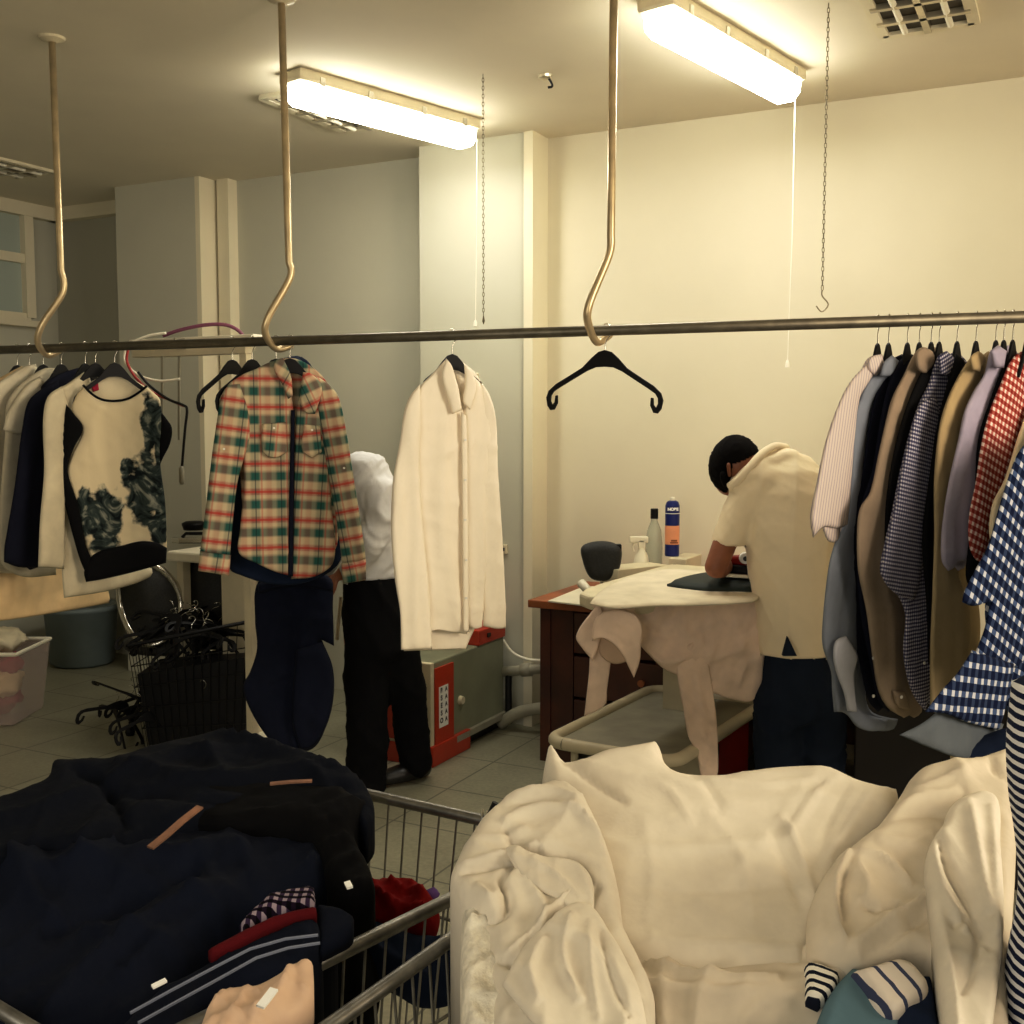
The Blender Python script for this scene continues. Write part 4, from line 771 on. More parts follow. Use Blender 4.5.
tr = [[(a_(797, 645), .115, .105, .04), (a_(797, 680), .130, .115, .08), (a_(798, 705), .132, .115, .08)], [(a_(780, 700), .098, .10, .09), (a_(777, 760), .085, .09, .08), (a_(778, 820), .07, .075, .06), (a_(780, 850), .068, .075, .05)],
      [(a_(820, 700), .095, .10, .09), (a_(822, 760), .085, .09, .08), (a_(824, 820), .07, .075, .06), (a_(824, 850), .068, .075, .05)]]
fuse('trousers', tr, M['trous'], e, voxel=.012, it=3, crump=(.010, .10, .6), seed=5)
for x in (780, 824):
    p = a_(x, 850); p.z = .045; s = fuse('shoe', [[(p+V((0, -.05, 0)), .045, .05, .045), (p+V((-.02, .07, 0)), .045, .05, .04), (p+V((-.04, .16, -.008)), .042, .05, .034)]], M['shoe'], e, voxel=.01)
# ================================================================ man at the left
Y = 4.56
wL = a_(342, 574, -.12)
e = empty('person', V((a_(385, 600).x, Y, 0)), 'man in light shirt and black trousers bending down behind the plaid shirt', 'person')
h2 = a_(312, 486, -.02); el = a_(366, 548, -.12); shl = a_(372, 492, -.08)
body = [[(a_(372, 640), .12, .10, .08), (a_(373, 580), .11, .10, .07), (a_(372, 530), .10, .095, .07), (a_(364, 490), .10, .10, .07), (a_(346, 480), .075, .085, .06)], [(a_(338, 482), .055), (a_(320, 485), .05)],
        [(h2, .088, .082, .095), (h2+V((-.03, -.01, -.03)), .08, .075, .09)], [(h2+V((-.09, -.01, -.03)), .02), (h2+V((-.112, -.01, -.05)), .014)],
        [(shl+V((.02, .04, 0)), .04), (a_(380, 522, -.1), .040), (el, .042), (el.lerp(wL, .4), .038), (wL, .027)], [(a_(350, 500, .14), .05), (a_(335, 545, .12), .04), (a_(318, 580, .02), .027)],
        [(a_(368, 650), .085), (a_(368, 720), .058), (a_(368, 785), .045)], [(a_(400, 650, .1), .08), (a_(412, 710, .14), .055), (a_(414, 765, .14), .045)]]
body += hand(wL, V((-.8, -.05, -.45)), V((-.3, .2, -.9)), .17, .6, 1); body += hand(a_(318, 580, .02), V((-.3, -.1, -.8)), V((-.8, .3, 0)), .17, .6, 1)
fuse('body', body, M['skin'], e, voxel=.0065, it=3)
def hc2(fc):
    r = fc-np.array(tuple(h2)); return (r[:, 2]*1.0-r[:, 0]*-.6) < -.03
fuse('hair', [[(h2+V((.004, 0, .006)), .097, .09, .10)]], M['hair'], e, voxel=.008, it=3, cut=hc2, crump=(.002, .02))
shb = [[(a_(372, 578), .130, .12, .05), (a_(374, 540), .128, .125, .08), (a_(372, 505), .118, .125, .08), (a_(368, 484), .118, .12, .075), (a_(364, 466), .098, .10, .06), (a_(352, 474), .085, .09, .06), (a_(342, 480), .065, .07, .05)],
       [(a_(376, 490, -.06), .078, .07, .07), (a_(380, 520, -.1), .066, .06, .06), (a_(368, 550, -.13), .058, .055, .055), (a_(350, 568, -.13), .046, .045, .045)], [(a_(352, 498, .12), .07), (a_(336, 545, .12), .058), (a_(322, 572, .04), .044)]]
def shc(fc):
    z0 = a_(360, 574).z; return (fc[:, 2] < z0-.01) & (fc[:, 0] > a_(350, 570).x)
fuse('work_shirt', shb, M['work'], e, voxel=.0095, it=3, crump=(.005, .11), cut=shc, seed=8)
tr = [[(a_(372, 572), .126, .115, .04), (a_(374, 610), .135, .12, .08), (a_(376, 645), .138, .12, .08)], [(a_(367, 650), .10, .10, .09), (a_(367, 720), .092, .09, .08), (a_(367, 785), .085, .085, .05)],
      [(a_(398, 645, .06), .095, .10, .09), (a_(410, 710, .12), .078, .08, .08), (a_(416, 765, .14), .075, .08, .05)]]
fuse('trousers', tr, M['black'], e, voxel=.012, it=3, crump=(.006, .09, .6), seed=9)
for x, d in ((414, .14), (368, 0)):
    p = a_(x, 780, d); p.z = .045; fuse('shoe', [[(p+V((.03, .03, 0)), .048, .05, .045), (p+V((-.05, -.05, 0)), .048, .05, .04), (p+V((-.11, -.08, -.008)), .045, .045, .034)]], M['shoe'], e, voxel=.01)
bk_ = a_(341, 597, -.13); MB().tube([bk_, a_(337, 640, -.13)], .007, 6).build('belt_strap', M['brass'], e)
# jeans held up by him
PJ = (a_(330, 590, -.32), V((.1, -.99, 0)).normalized()); e = empty('dark_jeans', PJ[0], 'dark indigo jeans held up in front of the left man', 'jeans')
sheet('leg', '258,582 280,572 318,573 331,580 333,610 334,646 322,640 330,660 333,690 328,720 316,746 300,752 276,745 262,730 248,705 243,686 250,672 257,648 255,620', PJ, M['jeansd'], e, thick=.03, R=12, crump=(.009, .1), sp=4, folds=(.008, 26, 8, .3), strokes=[('290,590 296,640 286,700 290,745', 4, -.02), ('312,590 300,660 310,720', 4, .015)])
sheet('leg', '296,650 322,642 332,664 334,692 328,722 314,746 300,750 292,720', PJ, M['jeansd'], e, thick=.03, R=10, sp=4.5, off=.045, folds=(.004, 18, 10, .3))
sheet('waistband', '258,584 280,573 318,572 332,580 333,592 312,588 280,588 258,594', PJ, M['jeansd'], e, thick=.03, R=6, sp=4, off=.055)
# ================================================================ left background: pressing table, chairs, basket, tub, bin
P0 = at(170, 548, 4.9); a0, b0_, z0_ = inroom(P0); z0_ = .93
P0 = onz(166, 551, z0_); a0, b0_, _ = inroom(P0)
e = empty('pressing_table', room(a0+.3, b0_+.2, 0), 'white pressing table and machine body behind the printed top and plaid shirt', 'table')
MB().rbox(a0, a0+.62, b0_, b0_+.5, z0_-.05, z0_).build('table_top', M['white'], e, bevel=.01)
MB().rbox(a0+.30, a0+.50, b0_+.05, b0_+.45, .03, z0_-.05).build('body_panel', M['cream'], e, bevel=.006); MB().rbox(a0+.02, a0+.06, b0_+.05, b0_+.1, 0, z0_-.05).rbox(a0+.02, a0+.06, b0_+.4, b0_+.45, 0, z0_-.05).build('leg', M['cream'], e)
P = onz(190, 543, z0_+.0); P.z = z0_; e = empty('chrome_iron', P, 'small silver pressing iron lying on the white table', 'iron')
MB().prism([P+V((x, y, 0)) for x, y in ((-.1, 0), (-.05, .04), (.1, .04), (.1, -.04), (-.05, -.04))], UZ*.03).build('sole_plate', M['chrome'], e, bevel=.006); MB().tube([P+V((-.04, 0, .03)), P+V((-.02, 0, .05)), P+V((.08, 0, .05)), P+V((.09, 0, .03))], .009, 8).build('handle', M['blackp'], e)
P = onz(194, 523, z0_+.04); P.z = z0_; tag(MB().lathe(P, [(.06, 0), (.07, .03), (.07, .04), (.05, .05)], 18).build('black_dish', M['blackp'], smooth=True), 'flat black dish at the back of the white table', 'dish')
# overhead bar with cables
Q1, Q2 = at(134, 345, 5.05), at(258, 343, 4.72); Q1.z = Q2.z = (Q1.z+Q2.z)/2; dq = (Q2-Q1).normalized(); sq = UZ.cross(dq)
e = empty('overhead_bar', (Q1+Q2)/2, 'white overhead bar with cables behind the rail at the left', 'bar')
MB().box((Q1+Q2)/2+UZ*.012, (Q2-Q1)/2, sq*.03, UZ*.017).build('upper_bar', M['white'], e, bevel=.003); MB().box((Q1+Q2)/2-UZ*.035-dq*.02, (Q2-Q1)*.46, sq*.025, UZ*.016).build('lower_bar', M['cream'], e, bevel=.003)
ps = Q2-dq*.07; MB().box(V((ps.x, ps.y, ps.z/2)), dq*.018, sq*.018, UZ*(ps.z/2-.02)).build('post', M['cream'], e)
for x in (180, 220, 250): p = at(x, 343, 4.85).lerp(Q2, 0); p.z = Q1.z; MB().box(p+UZ*.0, dq*.005, sq*.033, UZ*.024).build('clip', M['chrome'], e)
def cab(name, pts, r, mat, Y_, label, cat='cable'): return tag(MB().tube(spline([at(x, y, Y_) for x, y in pts], 6), r, 8).build(name, mat, smooth=True), label, cat)
cab('purple_cable', ((163, 336), (180, 330), (205, 325), (226, 325), (240, 332), (246, 343)), .008, M['purple'], 4.88, 'purple cable arching over the white overhead bar')
cab('white_cable', ((166, 333), (148, 336), (130, 344), (124, 356), (128, 366), (140, 376), (160, 381), (180, 379)), .006, M['cord'], 4.8, 'white cable looping down from the left end of the overhead bar')
cab('red_cable', ((128, 350), (127, 362), (136, 378), (152, 392), (170, 400), (184, 406)), .006, M['redc'], 4.76, 'red cable sagging beside the printed top')
e = empty('black_hose', at(186, 420, 4.74), 'thin black hose ending in a dangling grey plug', 'hose'); MB().tube(spline([at(x, y, 4.74) for x, y in ((138, 372), (150, 386), (168, 399), (183, 405), (187, 410), (185, 430), (182, 466))], 6), .006, 8).build('hose', M['blackw'], e, smooth=True); p = at(181.5, 466, 4.74); MB().lathe(p-UZ*.08, [(.006, 0), (.012, .012), (.012, .07), (.006, .08)], 12).build('plug', M['pipe'], e, smooth=True)
for x, y2 in ((162, 432), (179, 440)):
    p = at(x, 356, 4.92); q_ = at(x, y2, 4.92); e = empty('hanging_strip', p, 'thin dark strips hanging from the lower overhead bar', 'strip', 'strips under the overhead bar'); MB().box((p+q_)/2, dq*.006, sq*.002, (p-q_)/2).build('strip', M['pipe'], e)
# two office chairs
def ochair(cx, cy, rx, ry, Yc, label, chrome, tilt):
    c = at(cx, cy, Yc); s = Yc/1100; e = empty('office_chair', V((c.x, c.y, 0)), label, 'chair'); m = MB(); w, h = rx*s, ry*s
    th = [k*2*math.pi/28 for k in range(29)]; ring = [c+V((math.cos(t)*w+math.sin(t)*h*tilt, .04*math.cos(2*t), math.sin(t)*h)) for t in th]
    MB().tube(ring, .018, 10, cap=False).build('back_frame', chrome, e, smooth=True)
    m.add([c+V((0, .03, 0))]+ring[:-1], [(0, 1+k, 1+(k+1) % 28) for k in range(28)]); b = m.build('backrest', M['mesh'], e, smooth=True); sd = b.modifiers.new('s', 'SOLIDIFY'); sd.thickness = .012
    sc = V((c.x+.03, c.y+.24, .40)); MB().lathe(sc, [(.2, 0), (.23, .02), (.23, .05), (.18, .07)], 20).build('seat', M['mesh'], e, smooth=True)
    MB().tube([V((sc.x, sc.y, .1)), sc], .022, 10).build('gas_post', M['blackp'], e)
    MB().tube(spline([sc+V((0, -.12, .02)), sc+V((0, -.21, .03)), c-V((0, -.02, h*.7))], 5), .014, 8).build('back_support', M['blackp'], e)
    for k in range(5):
        a = k*2*math.pi/5+.3; p = V((sc.x, sc.y, .11)); q = p+V((math.cos(a)*.25, math.sin(a)*.25, -.05)); l = MB().tube([p, q], [.018, .012], 8).build('leg', M['blackp'], e); MB().lathe(V((q.x, q.y, 0)), [(.02, 0), (.025, .02), (.02, .05)], 10).build('caster', M['blackp'], l)
ochair(148, 602, 31, 42, 5.35, 'office chair with oval mesh back in a shiny chrome rim', M['chrome'], -.12); ochair(212, 596, 28, 50, 5.5, 'dark office chair between the oval backed chair and the plaid shirt', M['blackp'], .05)
# wire basket with hangers
c0 = at(205, 712, 5.25); c0.z = 0; e = empty('wire_basket', c0, 'black wire basket on the floor heaped with black hangers', 'basket')
def brect(t): hw = .24+.06*t; hd_ = .16+.03*t; z = .02+.56*t; return [c0+V((sx*hw, sy*hd_, z+(.06*sx*t))) for sx, sy in ((-1, -1), (1, -1), (1, 1), (-1, 1))]
m = MB()
for t in (0, .2, .4, .6, .8): r = brect(t); m.tube(r+[r[0]], .003, 5, cap=False)
R0, R1_ = brect(0), brect(1)
for i in range(4):
    n = 14 if i % 2 == 0 else 9
    for k in range(n): t = k/n; m.tube([R0[i].lerp(R0[(i+1) % 4], t), R1_[i].lerp(R1_[(i+1) % 4], t)], .002, 4)
for k in range(10): t = k/9; m.tube([R0[0].lerp(R0[1], t), R0[3].lerp(R0[2], t)], .002, 4)
m.build('wire_sides', M['blackw'], e); r = brect(1); MB().tube(r+[r[0]], .009, 8, cap=False).build('rim', M['blackp'], e, smooth=True)
r0, r1 = [c0+(p-c0)*.94 for p in brect(.04)], [V((c0.x+(p.x-c0.x)*.94, c0.y+(p.y-c0.y)*.94, p.z)) for p in brect(.72)]
MB().add(r0+r1, [(0, 1, 5, 4), (1, 2, 6, 5), (2, 3, 7, 6), (3, 0, 4, 7), (0, 3, 2, 1), (4, 5, 6, 7)]).build('black_liner', M['blackp'], e)
rr = random.Random(5)
for i in range(34):
    o = copy_tree(HP); o.scale = (1, 1, 1)
    if i < 18: o.location = c0+V((rr.uniform(-.16, .18), rr.uniform(-.1, .1), (.66+rr.uniform(-.05, .03)))); o.rotation_euler = (rr.uniform(-1.0, 1.0), rr.uniform(-.5, .5), rr.uniform(-.8, .8)); g = 'hangers heaped in the black wire basket'
    else:
        k = i-18; p = at(118+k*6.5+rr.uniform(-8, 8), 690, 5.15); o.location = V((p.x, p.y+rr.uniform(-.1, .1), .24+rr.uniform(0, .12))); o.rotation_euler = (rr.uniform(-1.2, 1.2), rr.uniform(-.6, .6), rr.uniform(-1.2, 1.2)); g = 'hangers tumbled on the floor beside the basket'
    o['group'] = g; o['label'] = 'black plastic hanger heaped in the black wire basket' if i < 18 else 'black plastic hanger tumbled on the floor left of the wire basket'
# white step block
P = onz(195, 744, 0); aq, bq, _ = inroom(P)
e = empty('low_white_step', room(aq+.25, bq+.15, 0), 'low white step on the floor beside the wire basket', 'step'); MB().rbox(aq, aq+.42, bq, bq+.3, .0, .05).build('step_body', M['cream'], e, bevel=.005); MB().rbox(aq-.01, aq+.43, bq-.01, bq+.31, .05, .07).build('step_top', M['white'], e, bevel=.005)
P = at(82, 640, 7.05); P.z = 0; e = empty('laundry_tub', P, 'grey-blue plastic tub on the floor at the far left', 'tub'); zr = at(82, 604, 7.05).z
MB().lathe(P, [(.17, 0), (.2, .02), (.225, zr*.9), (.24, zr*.92), (.24, zr), (.21, zr), (.2, zr*.6), (.19, .03)], 28).build('tub_body', M['tub'], e, smooth=True); MB().lathe(P+UZ*zr*.6, [(.19, 0), (.12, .1), (.03, .13)], 20).build('handle_rim', M['lightgrey'], e)
# clear bin
Pr = onz(38, 728, 0); Pr = Pr+V((-.16, .02, 0)); e = empty('storage_bin', Pr-V((.25, -.2, 0)), 'clear plastic bin of colourful clothes at the left edge', 'bin'); zr = .38
def bq_(t, z, g=0): w = .27+.04*t-g; d_ = .18+.03*t-g; c = Pr+V((-.25, .19, 0)); return [c+V((sx*w, sy*d_, z)) for sx, sy in ((-1, -1), (1, -1), (1, 1), (-1, 1))]
k0, k1 = bq_(0, .005), bq_(1, zr)
o = MB().add(k0+k1, [(0, 1, 5, 4), (1, 2, 6, 5), (2, 3, 7, 6), (3, 0, 4, 7), (0, 3, 2, 1)]).build('bin_body', M['clear'], e); sd = o.modifiers.new('s', 'SOLIDIFY'); sd.thickness = .004
MB().tube(k1+[k1[0]], .011, 8, cap=False).build('rim', M['cord'], e)
cc = Pr+V((-.25, .19, 0))
for (x, y, z, r1, r2, r3, mt, lb, sd_) in ((-.02, .0, .10, .24, .16, .09, 'magenta', 'dark pink garment low in the clear bin', 1), (.1, -.02, .2, .15, .13, .08, 'beige', 'cream garment in the middle of the clear bin', 2), (.02, .02, .28, .22, .15, .08, 'magenta', 'pink garment near the top of the clear bin', 3), (-.02, -.08, .38, .15, .12, .06, 'redg', 'red patterned cloth on top of the clear bin', 4), (.06, 0, .42, .22, .16, .07, 'w3', 'white cloth spilling over the rim of the clear bin', 5)):
    p = cc+V((x, y, z)); tag(fuse('folded_garment', [[(p, r1, r2, r3)]], M[mt], voxel=.02, it=2, crump=(.02, .08), seed=sd_), lb, 'garment')
# dark chest below the right-hand shirts
P = at(850, 800, 3.75); aq, bq, _ = inroom(P); e = empty('dark_chest', room(aq+.6, bq+.2, 0), 'very dark brown wooden chest under the right-hand shirts', 'chest')
MB().rbox(aq, aq+1.3, bq+.05, bq+.5, .0, .66).build('chest_body', plain('near_black_wood', (20, 10, 8), .5, 0, .2), e, bevel=.008); MB().rbox(aq-.01, aq+1.31, bq+.03, bq+.52, .66, .69).build('chest_top', plain('near_black_top', (24, 14, 12), .45, 0, .2), e, bevel=.006)
kp = onpl(955, 756, room(0, bq+.03, 0), RV); MB().box(kp, RU*.014, RV*.012, UZ*.012).build('brass_lock', M['brass'], e); MB().box(kp-UZ*.04, RU*.026, RV*.01, UZ*.007).build('lock_plate', M['brass'], e)
PD = (at(980, 760, 2.6), V((-.2, -.98, 0)).normalized()); tag(sheet('dark_denim_garment', '952,745 985,735 1012,728 1030,740 1030,800 990,800 968,790 958,770', PD, M['denim'], thick=.06, R=14, sp=5), 'dark denim garment below the cuff of the navy gingham shirt', 'garment')
# ================================================================ carts
def wirecart(C, depth, label, skipn=()):
    cen = sum((V(c) for c in C), V((0, 0, 0)))/4; e = empty('laundry_cart', V((cen.x, cen.y, 0)), label, 'cart', None)
    top_ = [V((c[0], c[1], .85)) for c in C]; bot = [V((cen.x+(c.x-cen.x)*.88, cen.y+(c.y-cen.y)*.9, .85-depth)) for c in top_]
    MB().tube(top_+[top_[0], top_[1]], .0110, 10, cap=False).build('rim', M['cart'], e, smooth=True)
    for i in range(4):
        m = MB(); L = (top_[(i+1) % 4]-top_[i]).length; n = max(3, int(L/.038))
        for k in range(n+1): t = k/n; m.tube([top_[i].lerp(top_[(i+1) % 4], t), bot[i].lerp(bot[(i+1) % 4], t)], .0021, 5)
        for t in (.45, .8, 1): m.tube([top_[i].lerp(bot[i], t), top_[(i+1) % 4].lerp(bot[(i+1) % 4], t)], .003, 5)
        m.build('wire_side', M['cart'], e)
    m = MB()
    for k in range(15):
        t = k/14; m.tube([bot[0].lerp(bot[1], t), bot[3].lerp(bot[2], t)], .0022, 5); m.tube([bot[0].lerp(bot[3], t), bot[1].lerp(bot[2], t)], .0022, 5)
    m.build('wire_bottom', M['cart'], e)
    ins = [V((cen.x+(b.x-cen.x)*.85, cen.y+(b.y-cen.y)*.9, .16)) for b in bot]
    m = MB()
    for i in range(4): m.tube([bot[i], ins[i]], .011, 8); m.tube([ins[i], ins[(i+1) % 4]], .011, 8)
    m.build('under_frame', M['cart'], e)
    for p in ins:
        c = V((p.x, p.y, .05)); w = MB().tube([c-V((.012, 0, 0)), c+V((.012, 0, 0))], .05, 18).build('caster', M['blackp'], e, smooth=False); MB().box(c+UZ*.06+V((.018, 0, 0)), V((.002, 0, 0)), V((0, .012, 0)), V((0, 0, .05))).box(c+UZ*.06-V((.018, 0, 0)), V((.002, 0, 0)), V((0, .012, 0)), V((0, 0, .05))).build('fork', M['cart'], w)
    return e
def g(x, y): p = onz(x, y, .85); return p
c1, c2, c3_, c4_ = g(490, 822), g(370, 795), g(455, 897), g(310, 968)
d1, d2 = (c1-c2).normalized(), (c3_-c4_).normalized()
den = d1.x*d2.y-d1.y*d2.x; s_ = ((c3_.x-c2.x)*d2.y-(c3_.y-c2.y)*d2.x)/den; K1 = c2+d1*s_
K2 = K1-d1*.62; K4 = K1-d2*.86; K3 = K2-d2*.80-d1*.05
e1 = wirecart([K1, K2, K3, K4], .42, 'metal wire laundry cart under the pile of dark clothes')
MB().tube([c1+V((.0, 0, .012)), c1+V((.01, .0, .035))], .006, 8).build('rim_hook', M['blackp'], e1)
m = MB()
for k in (-.016, -.006): c = c1+d1*k; m.tube([c+V((0, math.cos(t)*.016, math.sin(t)*.018)) for t in [k2*math.pi/5 for k2 in range(11)]], .002, 5, cap=False)
m.build('wire_tie', M['chrome'], e1)
f1, f2 = g(468, 927), g(330, 1026); d3 = (f1-f2).normalized(); S1 = f1+d3*.14; side = V((.86, -.5, 0)).normalized()
e2 = wirecart([S1, S1+side*.72, S1+side*.66-d3*.78, S1-d3*.86], .42, 'metal wire cart buried under the white laundry')
# things inside the left cart
PB = (V((0, 1.55, .50)), V((0, -.35, .94)).normalized())
def garm(name, label, outl, plane, mat, **k): return tag(sheet(name, outl, plane, mat, **k), label, k.pop('cat', 'garment') if False else 'garment')
PR = (V((0, 1.62, .62)), V((0, -.45, .89)).normalized())
garm('red_garment', 'bright red garment lying inside the left wire cart', '340,905 356,894 376,888 396,886 412,886 424,897 434,908 440,918 436,934 424,942 400,936 360,930 340,925', PR, M['red_'], thick=.05, R=14, sp=4, crump=(.014, .06), strokes=[('370,892 385,915 400,930', 4, .015), ('400,890 415,915', 4, -.012)])
garm('purple_cloth', 'small purple cloth peeking beside the red garment in the cart', '424,894 434,889 440,894 434,902 426,902', PR, M['purp'], thick=.015, R=4, sp=2.5, off=.01)
PG = (V((0, 1.45, .50)), V((0, -.5, .86)).normalized())
garm('grey_blue_garment', 'grey-blue garment inside the cart under the red one', '330,930 360,925 400,936 430,946 462,935 470,975 455,1000 420,1005 390,990 360,985 330,970', PG, M['denim'], thick=.06, R=18, sp=5, crump=(.016, .08))
garm('black_garment', 'black garment low in the left cart near the front rail', '300,930 350,935 375,960 380,1000 370,1040 300,1040', PG, M['darkcl2'], thick=.06, R=18, sp=6, off=.01)
# ---------------- dark pile
PD_ = (V((0, 1.95, 1.0)), V((0, -.26, .966)).normalized()); dn = V((0, 0, -.22))
garm('indigo_jeans_heap', 'big dark indigo jeans at the bottom left of the dark pile', '-80,850 0,850 60,848 120,842 200,836 270,840 318,850 336,872 330,900 300,915 262,925 230,945 205,970 180,1000 160,1060 -80,1060', PD_, M['den2'], thick=.05, R=40, sp=7, off=-.02, back=dn, crump=(.014, .14), strokes=[('60,900 150,880 260,870', 10, .02), ('40,960 120,930 210,890', 9, -.022), ('120,1010 180,960 240,920', 7, .016)])
garm('black_coat', 'near black garment spilling toward the red cloth on the dark pile', '180,800 260,795 330,800 372,815 360,835 356,848 364,862 374,884 374,900 362,908 344,910 330,895 318,868 300,850 240,845 190,838', PD_, M['darkcl2'], thick=.035, R=14, sp=5, back=V((0, 0, -.05)), crump=(.010, .11))
garm('indigo_jacket', 'dark navy jacket with sewn strip lying across the top of the dark pile', '-80,850 -20,812 20,793 48,780 54,764 70,762 110,761 150,750 185,741 225,738 262,742 300,752 330,765 356,782 372,800 374,822 366,834 348,820 300,814 250,820 205,832 165,842 130,862 90,868 40,862 -10,880 -80,900', PD_, M['darkcl'], thick=.028, R=16, sp=4.5, off=.010, back=V((0, 0, -.05)), crump=(.012, .13), strokes=[('70,775 110,800 130,850', 6, -.02), ('110,768 200,790 300,785 360,800', 7, .02), ('100,800 200,815 330,812', 6, -.016), ('200,750 230,790', 7, .012)])
garm('denim_cuff', 'dark denim hem with white double stitching at the front of the dark pile', '100,1060 150,1010 190,985 240,955 285,936 318,928 323,945 318,962 290,985 240,1000 205,1020 190,1060', PD_, M['den2'], thick=.03, R=12, sp=5, off=.02, back=V((0, 0, -.10)))
def strip(name, label, pts, w, plane, off, mat, cat='tag', parent=None):
    n = plane[1]; C_ = [onpl(x, y, plane[0]+n*off, n) for x, y in pts]; vs = []
    for i, c in enumerate(C_):
        t = (C_[min(i+1, len(C_)-1)]-C_[max(i-1, 0)]).normalized(); s = t.cross(n).normalized()*w/2; vs += [c-s, c+s]
    k = len(vs); vs += [v-n*.003 for v in vs]; N = len(C_)
    fs = [(2*i, 2*i+1, 2*i+3, 2*i+2) for i in range(N-1)]+[(k+2*i, k+2*i+2, k+2*i+3, k+2*i+1) for i in range(N-1)]+[(2*i, 2*i+2, k+2*i+2, k+2*i) for i in range(N-1)]+[(2*i+1, k+2*i+1, k+2*i+3, 2*i+3) for i in range(N-1)]
    o = link(name, vs, fs, mat, parent); return tag(o, label, cat) if label else o
M['tag'] = plain('tan_tag', (136, 98, 74), .7, 0, .15, 40); M['stitch'] = plain('white_stitch', (124, 130, 148), .7, 0, 0)
strip('sewn_tag', 'long tan sewn strip on the dark jacket, left one', [(150, 847), (165, 835), (182, 820), (200, 806)], .012, PD_, .064, M['tag']); strip('sewn_tag', 'thin tan sewn strip near the top right of the dark jacket', [(270, 783), (290, 781), (312, 780)], .006, PD_, .064, M['tag'])
garm('checked_shirt', 'dark red and white checked shirt edge in the dark pile', '240,925 262,905 285,893 314,888 316,908 290,912 262,920 246,930', PD_, M['tinych'], thick=.012, R=5, sp=4, off=.045, back=V((0, 0, -.03)))
garm('red_band', 'narrow dark red cloth edge above the stitched denim hem', '208,951 232,938 258,925 290,913 316,908 317,914 290,919 262,931 234,946 212,956', PD_, M['redband'], thick=.008, R=4, sp=3.5, off=.055, back=V((0, 0, -.012)))
garm('faded_denim', 'faded grey-blue denim corner at the right of the dark pile', '316,908 340,912 354,920 352,934 336,944 320,952 318,930', PD_, M['den2'], thick=.012, R=6, sp=4, off=.03, back=V((0, 0, -.015)))
for slb, pts in zip(('upper white stitched seam along the dark denim hem', 'lower white stitched seam along the dark denim hem'), ([(130, 1012), (170, 990), (215, 966), (250, 948), (285, 938), (318, 934)], [(138, 1022), (178, 1000), (222, 976), (256, 957), (288, 947), (320, 942)])): strip('stitched_seam', slb, pts, .0022, PD_, .068, M['stitch'], 'seam')
strip('paper_tag', 'tiny white paper tag on the stitched denim hem', [(152, 986), (166, 979)], .006, PD_, .1, M['inkw'], 'tag'); strip('size_tag', 'tiny white tag on the black garment by the red cloth', [(347, 881), (350, 887)], .008, PD_, .09, M['inkw'], 'tag')
garm('peach_cloth', 'pale peach cloth hanging over the cart rail at the front', '190,1060 204,1020 216,998 234,990 256,988 282,975 305,964 313,966 314,990 312,1002 292,1018 270,1030 262,1060', PD_, M['pinkcl'], thick=.015, R=9, sp=4, off=.08, back=V((0, 0, -.03)), crump=(.007, .05)); strip('care_label', 'small white care label on the pale peach cloth', [(260, 1006), (268, 996), (274, 988)], .010, PD_, .128, M['inkw'])
# ---------------- white pile
PW = (V((0, 1.6, 1.02)), V((0, -.42, .907)).normalized())
LW, LC = M['laundry'], M['laundry2']
def wg(name, label, outl, mat, **k):
    k.setdefault('sp', 5); return tag(sheet(name, outl, PW, mat, **k), label, 'laundry')
wg('cream_sheet', 'cream fabric showing below the white sheet at the bottom', '600,940 700,960 800,960 850,980 850,1060 600,1060', LC, thick=.05, R=20, off=-.03, back=V((0, 0, -.2)), crump=(.016, .12), strokes=[('640,985 700,1005 780,1010', 6, .02)])
wg('lace_sheet', 'textured white netting at the lower left of the white laundry', '462,915 480,920 500,945 520,980 530,1060 462,1060 460,980', plain('netting_white', (226, 220, 204), .7, 0, .1, 40, bump=.9, bscale=90), thick=.05, R=14, off=-.0, back=V((0, 0, -.25)), crump=(.006, .03))
wg('white_sheet', 'broad smooth white sheet across the middle of the white pile', '547,754 552,751 558,760 566,770 580,768 604,759 632,753 657,748 661,757 668,774 690,782 720,783 745,779 775,775 810,774 832,777 856,788 878,794 898,798 892,830 872,850 850,868 836,895 824,930 814,960 810,985 806,1006 760,1004 700,996 650,985 616,972 592,950 575,900 556,850 542,800', LW, thick=.042, R=20, sp=4.5, off=-.02, back=V((0, 0, -.22)), crump=(.004, .26), folds=(.0025, 150, 80),
   strokes=[('556,772 590,800 628,826', 4, -.012), ('566,772 600,788 640,800', 5, .006), ('590,862 640,872 720,866 800,858', 5, .006), ('775,836 795,870 812,925', 3, .009), ('765,850 785,890 800,935', 4, -.006), ('620,905 700,912 800,903', 6, -.005), ('640,962 720,968 800,972', 5, .008), ('640,978 720,984 800,988', 4, -.006), ('690,796 760,806 830,796', 4, .006), ('632,796 668,812 690,850', 4, .006), ('838,792 806,825 782,866', 4, .007), ('848,800 826,840 812,890', 3, -.006), ('666,780 700,800 720,836', 4, -.006), ('870,806 850,840 818,882', 3, .007), ('700,830 740,880 750,960', 5, .004), ('640,830 650,900 645,950', 6, .005)])
